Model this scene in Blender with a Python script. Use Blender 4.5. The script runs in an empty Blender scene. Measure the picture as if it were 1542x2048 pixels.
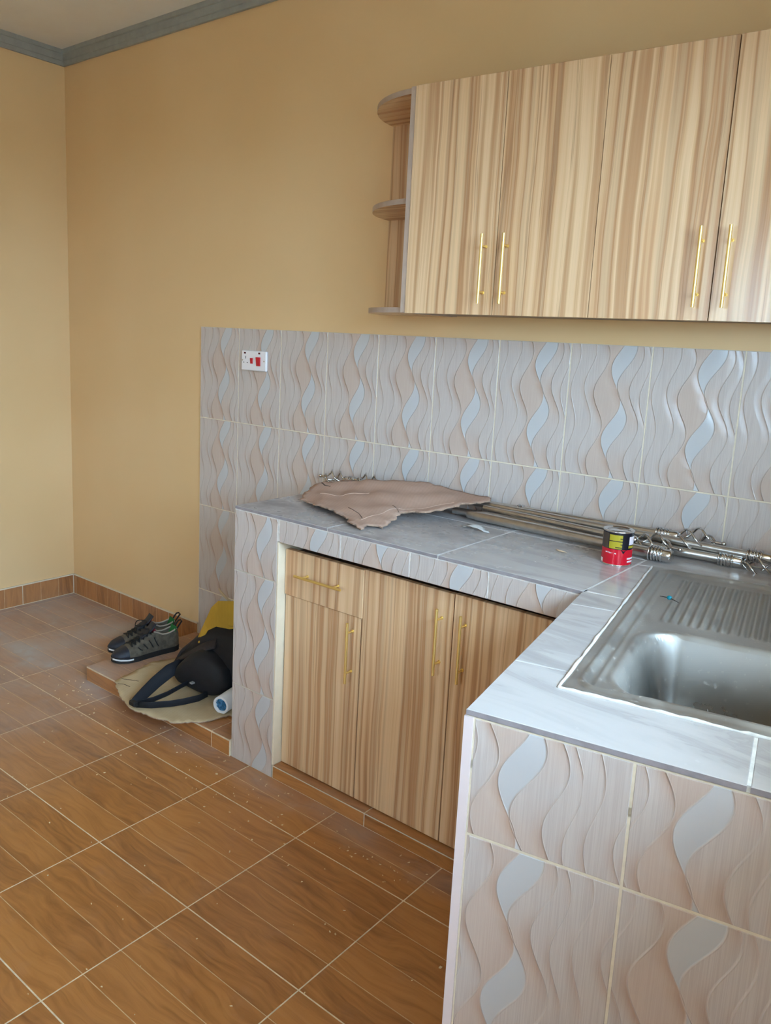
import bpy, math, random
from mathutils import Vector, Matrix, noise
from mathutils.geometry import delaunay_2d_cdt

rnd = random.Random(7)
scene = bpy.context.scene
COL = scene.collection

# ---------------------------------------------------------------- camera
cam_d = bpy.data.cameras.new('camera')
cam = bpy.data.objects.new('camera', cam_d)
COL.objects.link(cam)
scene.camera = cam
CAM = Vector((3.9014, -2.3143, 1.4630))
YAW, PITCH, ROLL, FPX = 0.6732, -0.1786, 0.0476, 1606.6
fw = Vector((-math.sin(YAW) * math.cos(PITCH), math.cos(YAW) * math.cos(PITCH), math.sin(PITCH)))
r0 = Vector((math.cos(YAW), math.sin(YAW), 0))
u0 = r0.cross(fw)
rt = math.cos(ROLL) * r0 + math.sin(ROLL) * u0
up = -math.sin(ROLL) * r0 + math.cos(ROLL) * u0
cam.matrix_world = Matrix(((rt.x, up.x, -fw.x, CAM.x), (rt.y, up.y, -fw.y, CAM.y), (rt.z, up.z, -fw.z, CAM.z), (0, 0, 0, 1)))
cam_d.sensor_fit = 'HORIZONTAL'
cam_d.sensor_width = 36
cam_d.lens = FPX / 1542 * 36
cam_d.shift_x = 29.46 / 1542
cam_d.shift_y = -58.93 / 1542
cam_d.clip_start = 0.02

# ---------------------------------------------------------------- world, daylight, exposure
world = bpy.data.worlds.new('world')
scene.world = world
world.use_nodes = True
wbg = world.node_tree.nodes['Background']
wbg.inputs[0].default_value = (0.51, 0.76, 1.0, 1)
wbg.inputs[1].default_value = 27.5
scene.view_settings.view_transform = 'Standard'
scene.view_settings.look = 'None'
scene.view_settings.exposure = 0.0
scene.view_settings.gamma = 1.0
scene.view_settings.use_curve_mapping = False
scene.cycles.max_bounces = 7
scene.cycles.diffuse_bounces = 6
scene.cycles.glossy_bounces = 4
scene.cycles.sample_clamp_indirect = 8.0
scene.cycles.use_denoising = True
scene.cycles.use_adaptive_sampling = True
scene.cycles.adaptive_threshold = 0.12
scene.cycles.adaptive_min_samples = 24

# leg of the L-shaped counter and the right wall run about 10 degrees off square
O = Vector((3.1635, -0.5643, 0))
LA = Vector((0.1815, -0.9834, 0)).normalized()     # along the leg towards the room
LB = Vector((0.9834, 0.1815, 0)).normalized()      # across the leg towards the right wall
def L(b, a, z=0.0):
    return O + LB * b + LA * a + Vector((0, 0, z))
RWB = 0.72                                          # right wall offset across the leg
WIN1 = (0.24, 1.90, 1.20, 2.18)                     # along, along, z, z of the window over the sink
FILL_WIN = (2.75, 3.25, 1.15, 2.10)                      # unseen window added behind the camera for fill light (x, x, z, z)
FILL_DOOR = (2.40, 3.05, 0.0, 2.10)                      # unseen doorway added in the right wall to light the lower left wall
YF = -4.3
ZCEIL = 2.773

def portal(name, center, normal, w, h):
    d = bpy.data.lights.new(name, 'AREA')
    d.shape = 'RECTANGLE'; d.size = w; d.size_y = h
    d.cycles.is_portal = True
    o = bpy.data.objects.new(name, d)
    COL.objects.link(o)
    z = -Vector(normal).normalized()
    x = Vector((0, 0, 1)).cross(z).normalized()
    y = z.cross(x)
    o.matrix_world = Matrix(((x.x, y.x, z.x, center[0]), (x.y, y.y, z.y, center[1]), (x.z, y.z, z.z, center[2]), (0, 0, 0, 1)))
    return o
portal('window_daylight', L(RWB + 0.14, (WIN1[0] + WIN1[1]) / 2, (WIN1[2] + WIN1[3]) / 2), -LB, WIN1[1] - WIN1[0], WIN1[3] - WIN1[2])
portal('window_daylight', ((FILL_WIN[0] + FILL_WIN[1]) / 2, YF - 0.13, (FILL_WIN[2] + FILL_WIN[3]) / 2), (0, 1, 0), FILL_WIN[1] - FILL_WIN[0], FILL_WIN[3] - FILL_WIN[2])  # daylight through the added fill window
portal('added_doorway_daylight', L(RWB + 0.14, (FILL_DOOR[0] + FILL_DOOR[1]) / 2, 1.05), -LB, FILL_DOOR[1] - FILL_DOOR[0], 2.1)

# ---------------------------------------------------------------- material helpers
def srgb(r, g, b):
    f = lambda c: (c / 255 / 12.92) if c / 255 <= 0.04045 else ((c / 255 + 0.055) / 1.055) ** 2.4
    return (f(r), f(g), f(b), 1)

class X:
    """a socket with arithmetic"""
    def __init__(s, nt, k): s.nt, s.k = nt, k
    def _m(s, op, *a, clamp=False):
        n = s.nt.nodes.new('ShaderNodeMath'); n.operation = op; n.use_clamp = clamp
        for i, v in enumerate((s,) + a):
            if isinstance(v, X): s.nt.links.new(v.k, n.inputs[i])
            else: n.inputs[i].default_value = v
        return X(s.nt, n.outputs[0])
    def __add__(s, o): return s._m('ADD', o)
    __radd__ = __add__
    def __sub__(s, o): return s._m('SUBTRACT', o)
    def __rsub__(s, o): return (s * -1.0) + o
    def __mul__(s, o): return s._m('MULTIPLY', o)
    __rmul__ = __mul__
    def __truediv__(s, o): return s._m('DIVIDE', o)
    def sin(s): return s._m('SINE')
    def pow(s, e): return s._m('POWER', e)
    def max(s, o): return s._m('MAXIMUM', o)
    def min(s, o): return s._m('MINIMUM', o)
    def abs(s): return s._m('ABSOLUTE')
    def frac(s): return s._m('FRACT')
    def floor(s): return s._m('FLOOR')
    def clamp(s): return s._m('ADD', 0.0, clamp=True)
    def sm(s, lo, hi):
        n = s.nt.nodes.new('ShaderNodeMapRange'); n.interpolation_type = 'SMOOTHSTEP'
        s.nt.links.new(s.k, n.inputs[0])
        n.inputs[1].default_value = lo; n.inputs[2].default_value = hi
        return X(s.nt, n.outputs[0])

class M:
    """a Principled material under construction"""
    def __init__(s, name, color=(0.8, 0.8, 0.8, 1), rough=0.5, metal=0.0, spec=0.5):
        s.m = bpy.data.materials.new(name); s.m.use_nodes = True
        s.nt = s.m.node_tree; s.b = s.nt.nodes['Principled BSDF']
        s.b.inputs['Base Color'].default_value = color
        s.b.inputs['Roughness'].default_value = rough
        s.b.inputs['Metallic'].default_value = metal
        s.b.inputs['Specular IOR Level'].default_value = spec
    def coord(s, kind='Object'):
        n = s.nt.nodes.new('ShaderNodeTexCoord'); return n.outputs[kind]
    def pos(s):
        return s.nt.nodes.new('ShaderNodeNewGeometry').outputs['Position']
    def rand(s):
        return X(s.nt, s.nt.nodes.new('ShaderNodeObjectInfo').outputs['Random'])
    def sep(s, v):
        n = s.nt.nodes.new('ShaderNodeSeparateXYZ'); s.nt.links.new(v, n.inputs[0])
        return [X(s.nt, n.outputs[i]) for i in range(3)]
    def comb(s, x, y, z):
        n = s.nt.nodes.new('ShaderNodeCombineXYZ')
        for i, v in enumerate((x, y, z)):
            if isinstance(v, X): s.nt.links.new(v.k, n.inputs[i])
            else: n.inputs[i].default_value = v
        return n.outputs[0]
    def noise(s, v, scale=5, detail=3, rough=0.5, dist=0.0):
        n = s.nt.nodes.new('ShaderNodeTexNoise'); s.nt.links.new(v, n.inputs['Vector'])
        n.inputs['Scale'].default_value = scale; n.inputs['Detail'].default_value = detail
        n.inputs['Roughness'].default_value = rough; n.inputs['Distortion'].default_value = dist
        return X(s.nt, n.outputs['Fac'])
    def ramp(s, f, stops, mode='LINEAR'):
        n = s.nt.nodes.new('ShaderNodeValToRGB'); s.nt.links.new(f.k, n.inputs[0])
        r = n.color_ramp; r.interpolation = mode
        while len(r.elements) < len(stops): r.elements.new(0.5)
        for e, (p, c) in zip(r.elements, stops): e.position = p; e.color = c
        return n.outputs[0]
    def mix(s, f, a, b, mode='MIX'):
        n = s.nt.nodes.new('ShaderNodeMix'); n.data_type = 'RGBA'; n.blend_type = mode
        for i, v in ((0, f), (6, a), (7, b)):
            if isinstance(v, X): s.nt.links.new(v.k, n.inputs[i])
            elif isinstance(v, bpy.types.NodeSocket): s.nt.links.new(v, n.inputs[i])
            else: n.inputs[i].default_value = v
        return n.outputs[2]
    def set(s, sock, v):
        if isinstance(v, X): v = v.k
        if isinstance(v, bpy.types.NodeSocket): s.nt.links.new(v, s.b.inputs[sock])
        else: s.b.inputs[sock].default_value = v
    def bump(s, h, strength=0.3, dist=0.01):
        n = s.nt.nodes.new('ShaderNodeBump'); s.nt.links.new(h.k if isinstance(h, X) else h, n.inputs['Height'])
        n.inputs['Strength'].default_value = strength; n.inputs['Distance'].default_value = dist
        s.nt.links.new(n.outputs[0], s.b.inputs['Normal'])

TAU = 2 * math.pi
def flat(name, c, rough=0.5, metal=0.0, spec=0.5, var=0.0, scale=20, bump=0.0):
    m = M(name, c, rough, metal, spec)
    if var or bump:
        n = m.noise(m.coord(), scale, 4, 0.6)
        if var:
            d = tuple(x * (1 - var) for x in c[:3]) + (1,); l = tuple(min(1, x * (1 + var)) for x in c[:3]) + (1,)
            m.set('Base Color', m.mix(n.sm(0.3, 0.7), d, l))
        if bump: m.bump(n, bump, 0.004)
    return m.m

# painted plaster
def wall_paint():
    m = M('cream_wall_paint', srgb(231, 205, 150), 0.42, spec=0.35)
    p = m.pos()
    n = m.noise(p, 1.3, 2)
    m.set('Base Color', m.mix(n.sm(0.3, 0.7), srgb(224, 190, 142), srgb(229, 197, 151)))
    return m.m
MAT_WALL = wall_paint()
MAT_CEIL = flat('ceiling_paint', srgb(232, 231, 228), 0.7, var=0.03, scale=3)
MAT_CORNICE = flat('grey_cornice_paint', srgb(152, 156, 154), 0.5, var=0.06, scale=25)
MAT_PLASTER = flat('cement_plaster', srgb(196, 188, 172), 0.8, var=0.08, scale=30, bump=0.2)
MAT_CREAM = flat('cream_jamb_paint', srgb(232, 216, 190), 0.5, var=0.04, scale=15)
MAT_GROUT = flat('pale_grout', srgb(220, 208, 186), 0.8, var=0.06, scale=60)
MAT_GROUT_W = flat('white_grout', srgb(222, 218, 212), 0.8, var=0.15, scale=45)
MAT_FGROUT = flat('tan_floor_grout', srgb(224, 206, 178), 0.8, var=0.15, scale=30)
MAT_GROOVE = flat('printed_plank_line', srgb(206, 174, 136), 0.5, var=0.2, scale=30)

# embossed wave tile
def wave_tile():
    m = M('wave_relief_tile', rough=0.22, spec=0.5)
    uvn = m.nt.nodes.new('ShaderNodeUVMap')
    u, v, _ = m.sep(uvn.outputs[0])
    v = 1.0 - v
    w = v * (TAU / 0.53)
    u = u.frac()
    P = [(0.085, 0.045, 0.6, 0.0), (0.27, 0.06, 0.95, 0.0), (0.405, 0.075, 0.5, -0.04), (0.585, 0.085, 2.7, -0.09),
         (0.69, 0.088, 1.25, -0.09), (0.845, 0.07, 0.8, 0.02), (0.955, 0.05, 0.2, 0.02)]
    shade = line = hgt = None; cs = []
    for i, (c0, A, ph, dr) in enumerate(P):
        d = u - ((w + ph).sin() * A + (c0 - dr * 0.5) + v * dr); cs.append(d)
        wd = (0.08, 0.08, 0.12, 0.10, 0.12, 0.10, 0.07)[i]
        k = (0.6, 0.7, 1.0, 0.8, 0.9, 0.9, 0.7)[i]
        left = d * (-1.0 / wd)                        # 0 at the curve, 1 at wd to its left
        fall = ((1.0 - left).clamp()).pow(1.5) * left.sm(-0.05, 0.03)
        mod = ((w + (ph + 1.9)).sin() * 0.55 + 0.5).clamp()
        sh = fall * mod * k
        shade = sh if shade is None else shade.max(sh)
        ln = (1.0 - d.abs() * (1 / 0.010)).clamp() * (0.4 + k * 0.5)
        line = ln if line is None else line.max(ln)
        hh = fall * k * (mod * 0.6 + 0.4)
        hgt = hh if hgt is None else hgt.max(hh)
    ribbon = cs[3].sm(-0.004, 0.006) * (1.0 - cs[4].sm(-0.006, 0.004))
    peach1 = cs[2].sm(-0.008, 0.008) * (1.0 - cs[3].sm(-0.008, 0.008))
    peach2 = cs[4].sm(0.0, 0.01) * (1.0 - cs[5].sm(-0.05, 0.0)) * ((w + 2.6).sin() * 0.5 + 0.5)
    st = m.noise(m.comb(u * 130.0, v * 3.0, m.rand() * 40.0), 1.0, 2)
    base = m.mix(st.sm(0.3, 0.7), srgb(191, 180, 175), srgb(204, 195, 190))
    c = m.mix((peach1 * 0.42 + peach2 * 0.38).clamp(), base, srgb(200, 171, 151))
    c = m.mix((shade * 0.85).clamp(), c, srgb(173, 138, 116))
    c = m.mix(ribbon * 0.8, c, srgb(194, 198, 202))
    c = m.mix((line * 0.5).clamp(), c, srgb(219, 209, 202))
    c = m.mix((st - 0.5) * 0.16 + 0.08, c, srgb(166, 148, 132))
    m.set('Base Color', c)
    m.bump(hgt * -1.0 + line * 0.3, 0.6, 0.005)
    return m.m
MAT_WAVE = wave_tile()

# wood-look floor tile
def wood_tile(name, vertical=False):
    m = M(name, rough=0.3, spec=0.45)
    x, y, z = m.sep(m.coord('Object'))
    if vertical: x, y = y, x
    strip = (y * (1 / 0.0994)).floor()
    r = m.rand()
    seed = strip * 3.1 + r * 17.0
    wob = m.noise(m.comb(x * 4.0, y * 7.0, seed), 1.0, 2)
    grain = m.noise(m.comb(x * 5.0, y * 48.0 + wob * 4.0, seed), 1.0, 4, 0.6, 0.8)
    rings = (((y * 30.0 + wob * 9.0).frac() - 0.5).abs() * 2.0).pow(2.0)
    cat = (m.noise(m.comb(strip * 2.7, r * 23.0, 0.5), 4.0, 0)).sm(0.42, 0.6)
    c = m.ramp(grain * 0.85 + cat * -0.10 + rings * cat * -0.07 + 0.10, [(0.18, srgb(132, 82, 41)), (0.38, srgb(163, 107, 56)), (0.54, srgb(180, 121, 65)), (0.75, srgb(191, 132, 76))])
    # pale construction dust in patches, with the left wall's sheen painted in
    p = m.pos()
    px, py, pz = m.sep(p)
    upw = m.sep(m.nt.nodes.new('ShaderNodeNewGeometry').outputs['Normal'])[2].clamp() * 0.85 + 0.15
    d = m.noise(p, 2.2, 4, 0.55).sm(0.35, 0.85)
    d2 = m.noise(p, 11.0, 4, 0.6).sm(0.52, 0.85)
    left_sheen = 1.0 - px.sm(0.5, 1.9)  # grey sheen of the bright left wall, put into the floor colour
    edge = (py + 0.6).abs().sm(0.0, 0.10)
    dust_sheen = ((d * 0.6 + 0.4) * left_sheen * 0.95 + d * 0.05 + d2 * (left_sheen * 0.28 + 0.07) + (1.0 - edge) * (d * 0.4 + d2 * 0.35 + 0.08)).clamp() * upw
    c = m.mix(dust_sheen, c, srgb(180, 175, 174))
    m.set('Base Color', c)
    m.set('Roughness', dust_sheen * 0.35 + 0.30)
    return m.m
MAT_FLOOR = wood_tile('wood_look_floor_tile')
MAT_SKIRT = wood_tile('wood_look_skirting_tile', True)

# zebra laminate
def zebra(name, axis=0):
    m = M(name, rough=0.24, spec=0.5)
    s = m.sep(m.coord('Object'))
    x = s[axis]; z = s[2] if axis != 2 else s[0]
    r = m.rand()
    wob = m.noise(m.comb(x * 4.0, r * 9.0, z * 1.8), 1.0, 2)
    xx = x + (wob - 0.5) * 0.028
    a = m.noise(m.comb(xx * 17.0, r * 40.0, z * 0.2), 1.0, 2, 0.5)
    b = m.noise(m.comb(xx * 62.0, r * 40.0 + 7.0, z * 0.5), 1.0, 3, 0.6)
    f = m.noise(m.comb(xx * 420.0, r * 40.0 + 3.0, z * 3.0), 1.0, 2)
    c = m.ramp(a * 0.8 + b * 0.2, [(0.30, srgb(175, 132, 95)), (0.37, srgb(203, 158, 117)), (0.42, srgb(229, 194, 153)), (0.46, srgb(209, 176, 140)), (0.495, srgb(188, 142, 102)), (0.53, srgb(218, 180, 140)), (0.58, srgb(231, 198, 159)), (0.63, srgb(197, 156, 117)), (0.72, srgb(184, 136, 95))])
    dark = (1.0 - (b - 0.37).abs() * 45.0).clamp() * 0.5 + (1.0 - (a - 0.50).abs() * 90.0).clamp() * 0.35
    c = m.mix(dark.clamp(), c, srgb(137, 98, 69))
    c = m.mix((f - 0.5) * 0.35 + 0.1, c, srgb(160, 120, 84))
    m.set('Base Color', c)
    return m.m
MAT_ZEBRA = zebra('zebra_laminate')
MAT_EDGE = flat('mauve_grey_edge_banding', srgb(176, 156, 142), 0.45, var=0.06)
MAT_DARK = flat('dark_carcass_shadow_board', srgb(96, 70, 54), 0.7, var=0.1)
MAT_CARCASS = flat('brown_grey_carcass_board', srgb(150, 128, 104), 0.6, var=0.06)
MAT_GOLD = flat('brushed_gold', (0.98, 0.76, 0.30, 1), 0.46, 1.0)

# marble-look worktop tile
def worktop():
    m = M('pale_marble_worktop_tile', rough=0.2, spec=0.5)
    p = m.pos()
    x, y, z = m.sep(p)
    n = m.noise(m.comb(x * 2.5, y * 9.0, 0.0), 1.0, 4, 0.6, 1.2)
    c = m.mix(n.sm(0.35, 0.7), srgb(192, 186, 183), srgb(168, 162, 160))
    ve = (1.0 - (n - 0.52).abs() * 60.0).clamp() * 0.25
    c = m.mix(ve, c, srgb(150, 144, 140))
    d = m.noise(p, 5, 4, 0.7).sm(0.48, 0.72)
    main = 1.0 - x.sm(2.9, 3.15)
    dirt = (d * 0.7 + 0.14) * (main * 0.92 + 0.08)
    c = m.mix(dirt, c, srgb(146, 138, 138))
    d3 = m.noise(p, 38, 3, 0.6).sm(0.66, 0.74)
    c = m.mix(d3 * 0.10, c, srgb(232, 232, 230))
    m.set('Base Color', c)
    m.set('Roughness', dirt * 0.5 + 0.2)
    return m.m
MAT_TOP = worktop()
MAT_TILE_EDGE = flat('grey_tile_edge', srgb(146, 139, 142), 0.6, var=0.15, scale=30)

def steel():
    m = M('dusty_stainless_steel', (0.62, 0.62, 0.61, 1), 0.3, 1.0)
    p = m.pos()
    x, y, z = m.sep(p)
    d = m.noise(p, 8, 5, 0.65).sm(0.36, 0.72)
    sp = m.noise(p, 95, 2, 0.5).sm(0.655, 0.70)
    low = 1.0 - z.sm(0.76, 0.885)
    dust_sheen = (d * 0.45 + 0.24) * (1.0 - low * 0.85)
    m.set('Base Color', m.mix((dust_sheen + sp * 0.5).clamp(), (0.36, 0.35, 0.33, 1), srgb(172, 166, 158)))
    m.set('Metallic', 1.0 - (dust_sheen * 0.8 + sp * 0.6).clamp())
    m.set('Roughness', dust_sheen * 0.45 + 0.25)
    return m.m
MAT_STEEL = steel()
MAT_CHROME = flat('chrome', (0.62, 0.61, 0.60, 1), 0.16, 1.0)
MAT_ROD = flat('brushed_nickel_tube', (0.60, 0.575, 0.54, 1), 0.30, 1.0, var=0.08, scale=40)

def cardboard(name, c1, c2):
    m = M(name, c1, 0.8, spec=0.2)
    x, y, z = m.sep(m.coord('Object'))
    n = m.noise(m.coord('Object'), 5, 4, 0.6)
    l = (x * 520.0 + y * 520.0 * 0.35).sin() * 0.5 + 0.5
    c = m.mix(n.sm(0.3, 0.7), c1, c2)
    m.set('Base Color', m.mix(l * 0.10, c, tuple(v * 0.6 for v in c1[:3]) + (1,)))
    return m.m
MAT_CARD = cardboard('brown_cardboard', srgb(178, 146, 128), srgb(190, 158, 140))
MAT_CARD2 = cardboard('buff_cardboard', srgb(200, 180, 146), srgb(180, 158, 126))
MAT_CARD_Y = cardboard('yellow_printed_card', srgb(196, 156, 58), srgb(180, 140, 50))
MAT_CARD_E = flat('torn_cardboard_edge', srgb(158, 130, 110), 0.9, var=0.3, scale=80)
MAT_PRINT = flat('dark_print', srgb(60, 44, 34), 0.7)

# ---------------------------------------------------------------- geometry helpers
class MB:
    def __init__(s): s.v, s.f, s.mi, s.sm, s.uv = [], [], [], [], {}
    def add(s, verts, faces, mi=0, smooth=False, uvs=None):
        o = len(s.v); s.v += [tuple(p) for p in verts]
        for f in faces:
            s.f.append([i + o for i in f]); s.mi.append(mi); s.sm.append(smooth)
        if uvs:
            for i, q in enumerate(uvs): s.uv[o + i] = q
        return s
    def box(s, lo, hi, mi=0, bev=0.0):
        (x0, y0, z0), (x1, y1, z1) = lo, hi
        if bev <= 0:
            v = [(x0, y0, z0), (x1, y0, z0), (x1, y1, z0), (x0, y1, z0), (x0, y0, z1), (x1, y0, z1), (x1, y1, z1), (x0, y1, z1)]
            return s.add(v, [(3, 2, 1, 0), (4, 5, 6, 7), (0, 1, 5, 4), (1, 2, 6, 5), (2, 3, 7, 6), (3, 0, 4, 7)], mi)
        b = bev
        v, idx = [], {}
        for ix in (0, 1):
            for iy in (0, 1):
                for iz in (0, 1):
                    p = [(x0, x1)[ix], (y0, y1)[iy], (z0, z1)[iz]]
                    sg = [1 - 2 * ix, 1 - 2 * iy, 1 - 2 * iz]
                    for ax in range(3):
                        q = [p[k] + (b * sg[k] if k != ax else 0) for k in range(3)]
                        idx[(ix, iy, iz, ax)] = len(v); v.append(q)
        F = []
        for ax in range(3):
            o1, o2 = (ax + 1) % 3, (ax + 2) % 3
            for sd in (0, 1):
                cyc = [(0, 0), (1, 0), (1, 1), (0, 1)]
                q = []
                for c1, c2 in cyc:
                    k = [0, 0, 0]; k[ax] = sd; k[o1] = c1; k[o2] = c2
                    q.append(idx[(k[0], k[1], k[2], ax)])
                F.append(q if sd else q[::-1])
        for ax in range(3):
            o1, o2 = (ax + 1) % 3, (ax + 2) % 3
            for c1 in (0, 1):
                for c2 in (0, 1):
                    k0 = [0, 0, 0]; k0[o1] = c1; k0[o2] = c2
                    k1 = list(k0); k1[ax] = 1
                    q = [idx[(*k0, o1)], idx[(*k1, o1)], idx[(*k1, o2)], idx[(*k0, o2)]]
                    F.append(q if (c1 ^ c2) == 0 else q[::-1])
        for ix in (0, 1):
            for iy in (0, 1):
                for iz in (0, 1):
                    q = [idx[(ix, iy, iz, a)] for a in range(3)]
                    F.append(q if (ix + iy + iz) % 2 else q[::-1])
        return s.add(v, F, mi)
    def prism(s, poly, z0, z1, mi=0, bev=0.0, mi_side=None):
        """poly: CCW xy polygon, extruded z0..z1 with a bevelled top"""
        n = len(poly)
        if mi_side is None: mi_side = mi
        P = [Vector((p[0], p[1])) for p in poly]
        ins = P
        if bev > 0:
            ins = []
            for i in range(n):
                e0 = (P[i] - P[i - 1]).normalized(); e1 = (P[(i + 1) % n] - P[i]).normalized()
                n0 = Vector((-e0.y, e0.x)); n1 = Vector((-e1.y, e1.x))
                mt = n0 + n1
                ins.append(P[i] + mt * (bev / max(0.3, mt.dot(n0))))
        v = [(p.x, p.y, z1) for p in ins] + [(p.x, p.y, z1 - bev) for p in P] + [(p.x, p.y, z0) for p in P]
        s.add(v, [list(range(n))], mi)
        o = len(s.v) - 3 * n
        for i in range(n):
            j = (i + 1) % n
            if bev > 0:
                s.f.append([o + n + i, o + n + j, o + j, o + i]); s.mi.append(mi); s.sm.append(False)
                s.f.append([o + 2 * n + i, o + 2 * n + j, o + n + j, o + n + i]); s.mi.append(mi_side); s.sm.append(False)
            else:
                s.f.append([o + 2 * n + i, o + 2 * n + j, o + j, o + i]); s.mi.append(mi_side); s.sm.append(False)
        s.f.append([o + 2 * n + i for i in range(n)][::-1]); s.mi.append(mi_side); s.sm.append(False)
        return s
    def tube(s, path, r, n=8, mi=0, caps=True, closed=False):
        P = [Vector(p) for p in path]; k = len(P)
        R = r if isinstance(r, (list, tuple)) else [r] * k
        o = len(s.v)
        nrm = None
        for i, p in enumerate(P):
            if closed: t = (P[(i + 1) % k] - P[i - 1])
            else: t = (P[min(i + 1, k - 1)] - P[max(i - 1, 0)])
            t = t.normalized() if t.length > 1e-9 else Vector((0, 0, 1))
            if nrm is None:
                nrm = t.orthogonal().normalized()
            nrm = (nrm - t * nrm.dot(t))
            nrm = nrm.normalized() if nrm.length > 1e-6 else t.orthogonal().normalized()
            bn = t.cross(nrm)
            for a in range(n):
                th = TAU * a / n
                s.v.append(tuple(p + (nrm * math.cos(th) + bn * math.sin(th)) * R[i]))
        for i in range(k if closed else k - 1):
            for a in range(n):
                b = (a + 1) % n; i2 = (i + 1) % k
                s.f.append([o + i * n + a, o + i * n + b, o + i2 * n + b, o + i2 * n + a]); s.mi.append(mi); s.sm.append(True)
        if caps and not closed:
            e0 = [s.v[o + a] for a in range(n)]; e1 = [s.v[o + (k - 1) * n + a] for a in range(n)]
            s.add(e0, [list(range(n))[::-1]], mi); s.add(e1, [list(range(n))], mi)
        return s
    def lathe(s, prof, axis_o=(0, 0, 0), n=24, mi=0, ang=(0, TAU)):
        full = abs(ang[1] - ang[0] - TAU) < 1e-6
        o = len(s.v); k = len(prof); c = Vector(axis_o)
        m = n if full else n + 1
        for a in range(m):
            th = ang[0] + (ang[1] - ang[0]) * a / n
            for r, z in prof: s.v.append((c.x + r * math.cos(th), c.y + r * math.sin(th), c.z + z))
        for a in range(n):
            b = (a + 1) % m
            for i in range(k - 1):
                s.f.append([o + a * k + i, o + b * k + i, o + b * k + i + 1, o + a * k + i + 1]); s.mi.append(mi); s.sm.append(True)
        return s
    def sphere(s, c, r, n=10, mi=0, sc=(1, 1, 1)):
        prof = [(max(1e-5, r * math.sin(math.pi * i / n)), -r * math.cos(math.pi * i / n)) for i in range(n + 1)]
        o = len(s.v); s.lathe(prof, (0, 0, 0), n * 2, mi)
        for i in range(o, len(s.v)):
            v = s.v[i]; s.v[i] = (c[0] + v[0] * sc[0], c[1] + v[1] * sc[1], c[2] + v[2] * sc[2])
        return s
    def ribbon(s, path, width, thick, side, mi=0):
        """flat strap along path; side(i) gives the width direction"""
        P = [Vector(p) for p in path]; k = len(P); o = len(s.v)
        for i, p in enumerate(P):
            t = (P[min(i + 1, k - 1)] - P[max(i - 1, 0)]).normalized()
            sd = Vector(side(i) if callable(side) else side)
            sd = (sd - t * sd.dot(t)).normalized(); n = t.cross(sd)
            w = (width(i) if callable(width) else width) / 2; h = thick / 2
            for a, b in ((-1, -0.5), (-0.85, -1), (0.85, -1), (1, -0.5), (1, 0.5), (0.85, 1), (-0.85, 1), (-1, 0.5)):
                s.v.append(tuple(p + sd * w * a + n * h * b))
        for i in range(k - 1):
            for a in range(8):
                b = (a + 1) % 8
                s.f.append([o + i * 8 + a, o + i * 8 + b, o + (i + 1) * 8 + b, o + (i + 1) * 8 + a]); s.mi.append(mi); s.sm.append(True)
        s.f.append([o + a for a in range(8)][::-1]); s.mi.append(mi); s.sm.append(False)
        s.f.append([o + (k - 1) * 8 + a for a in range(8)]); s.mi.append(mi); s.sm.append(False)
        return s
    def mesh(s, name, mats):
        me = bpy.data.meshes.new(name)
        me.from_pydata(s.v, [], s.f)
        for m in mats: me.materials.append(m)
        me.polygons.foreach_set('material_index', s.mi)
        me.polygons.foreach_set('use_smooth', s.sm)
        if s.uv:
            ul = me.uv_layers.new(name='UVMap')
            for lp in me.loops: ul.data[lp.index].uv = s.uv.get(lp.vertex_index, (0, 0))
        me.validate(); me.update()
        return me

def wloc(o):
    v = Vector((0, 0, 0))
    while o is not None: v += o.location; o = o.parent
    return v
def link(name, data, parent=None):
    o = bpy.data.objects.new(name, data); COL.objects.link(o)
    if parent is not None: o.parent = parent
    return o
def tag(o, label=None, cat=None, group=None, kind=None):
    if label: o['label'] = label
    if cat: o['category'] = cat
    if group: o['group'] = group
    if kind: o['kind'] = kind
    return o
def thing(name, loc, label, cat, group=None):
    o = link(name, None); o.location = loc; o.empty_display_size = 0.05
    return tag(o, label, cat, group)
def part(name, mb, mats, parent, origin=None, label=None):
    """mesh given in world coordinates; its origin is moved to `origin`"""
    if not isinstance(mats, (list, tuple)): mats = [mats]
    og = Vector(origin) if origin is not None else (wloc(parent) if parent else Vector((0, 0, 0)))
    mb.v = [(x - og.x, y - og.y, z - og.z) for x, y, z in mb.v]
    o = link(name, mb.mesh(name, mats), parent)
    o.location = og - (wloc(parent) if parent else Vector((0, 0, 0)))
    if label: o['label'] = label
    return o
def struct(name, mb, mats, label=None):
    o = part(name, mb, mats, None); o['kind'] = 'structure'
    if label: o['label'] = label
    return o

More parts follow.
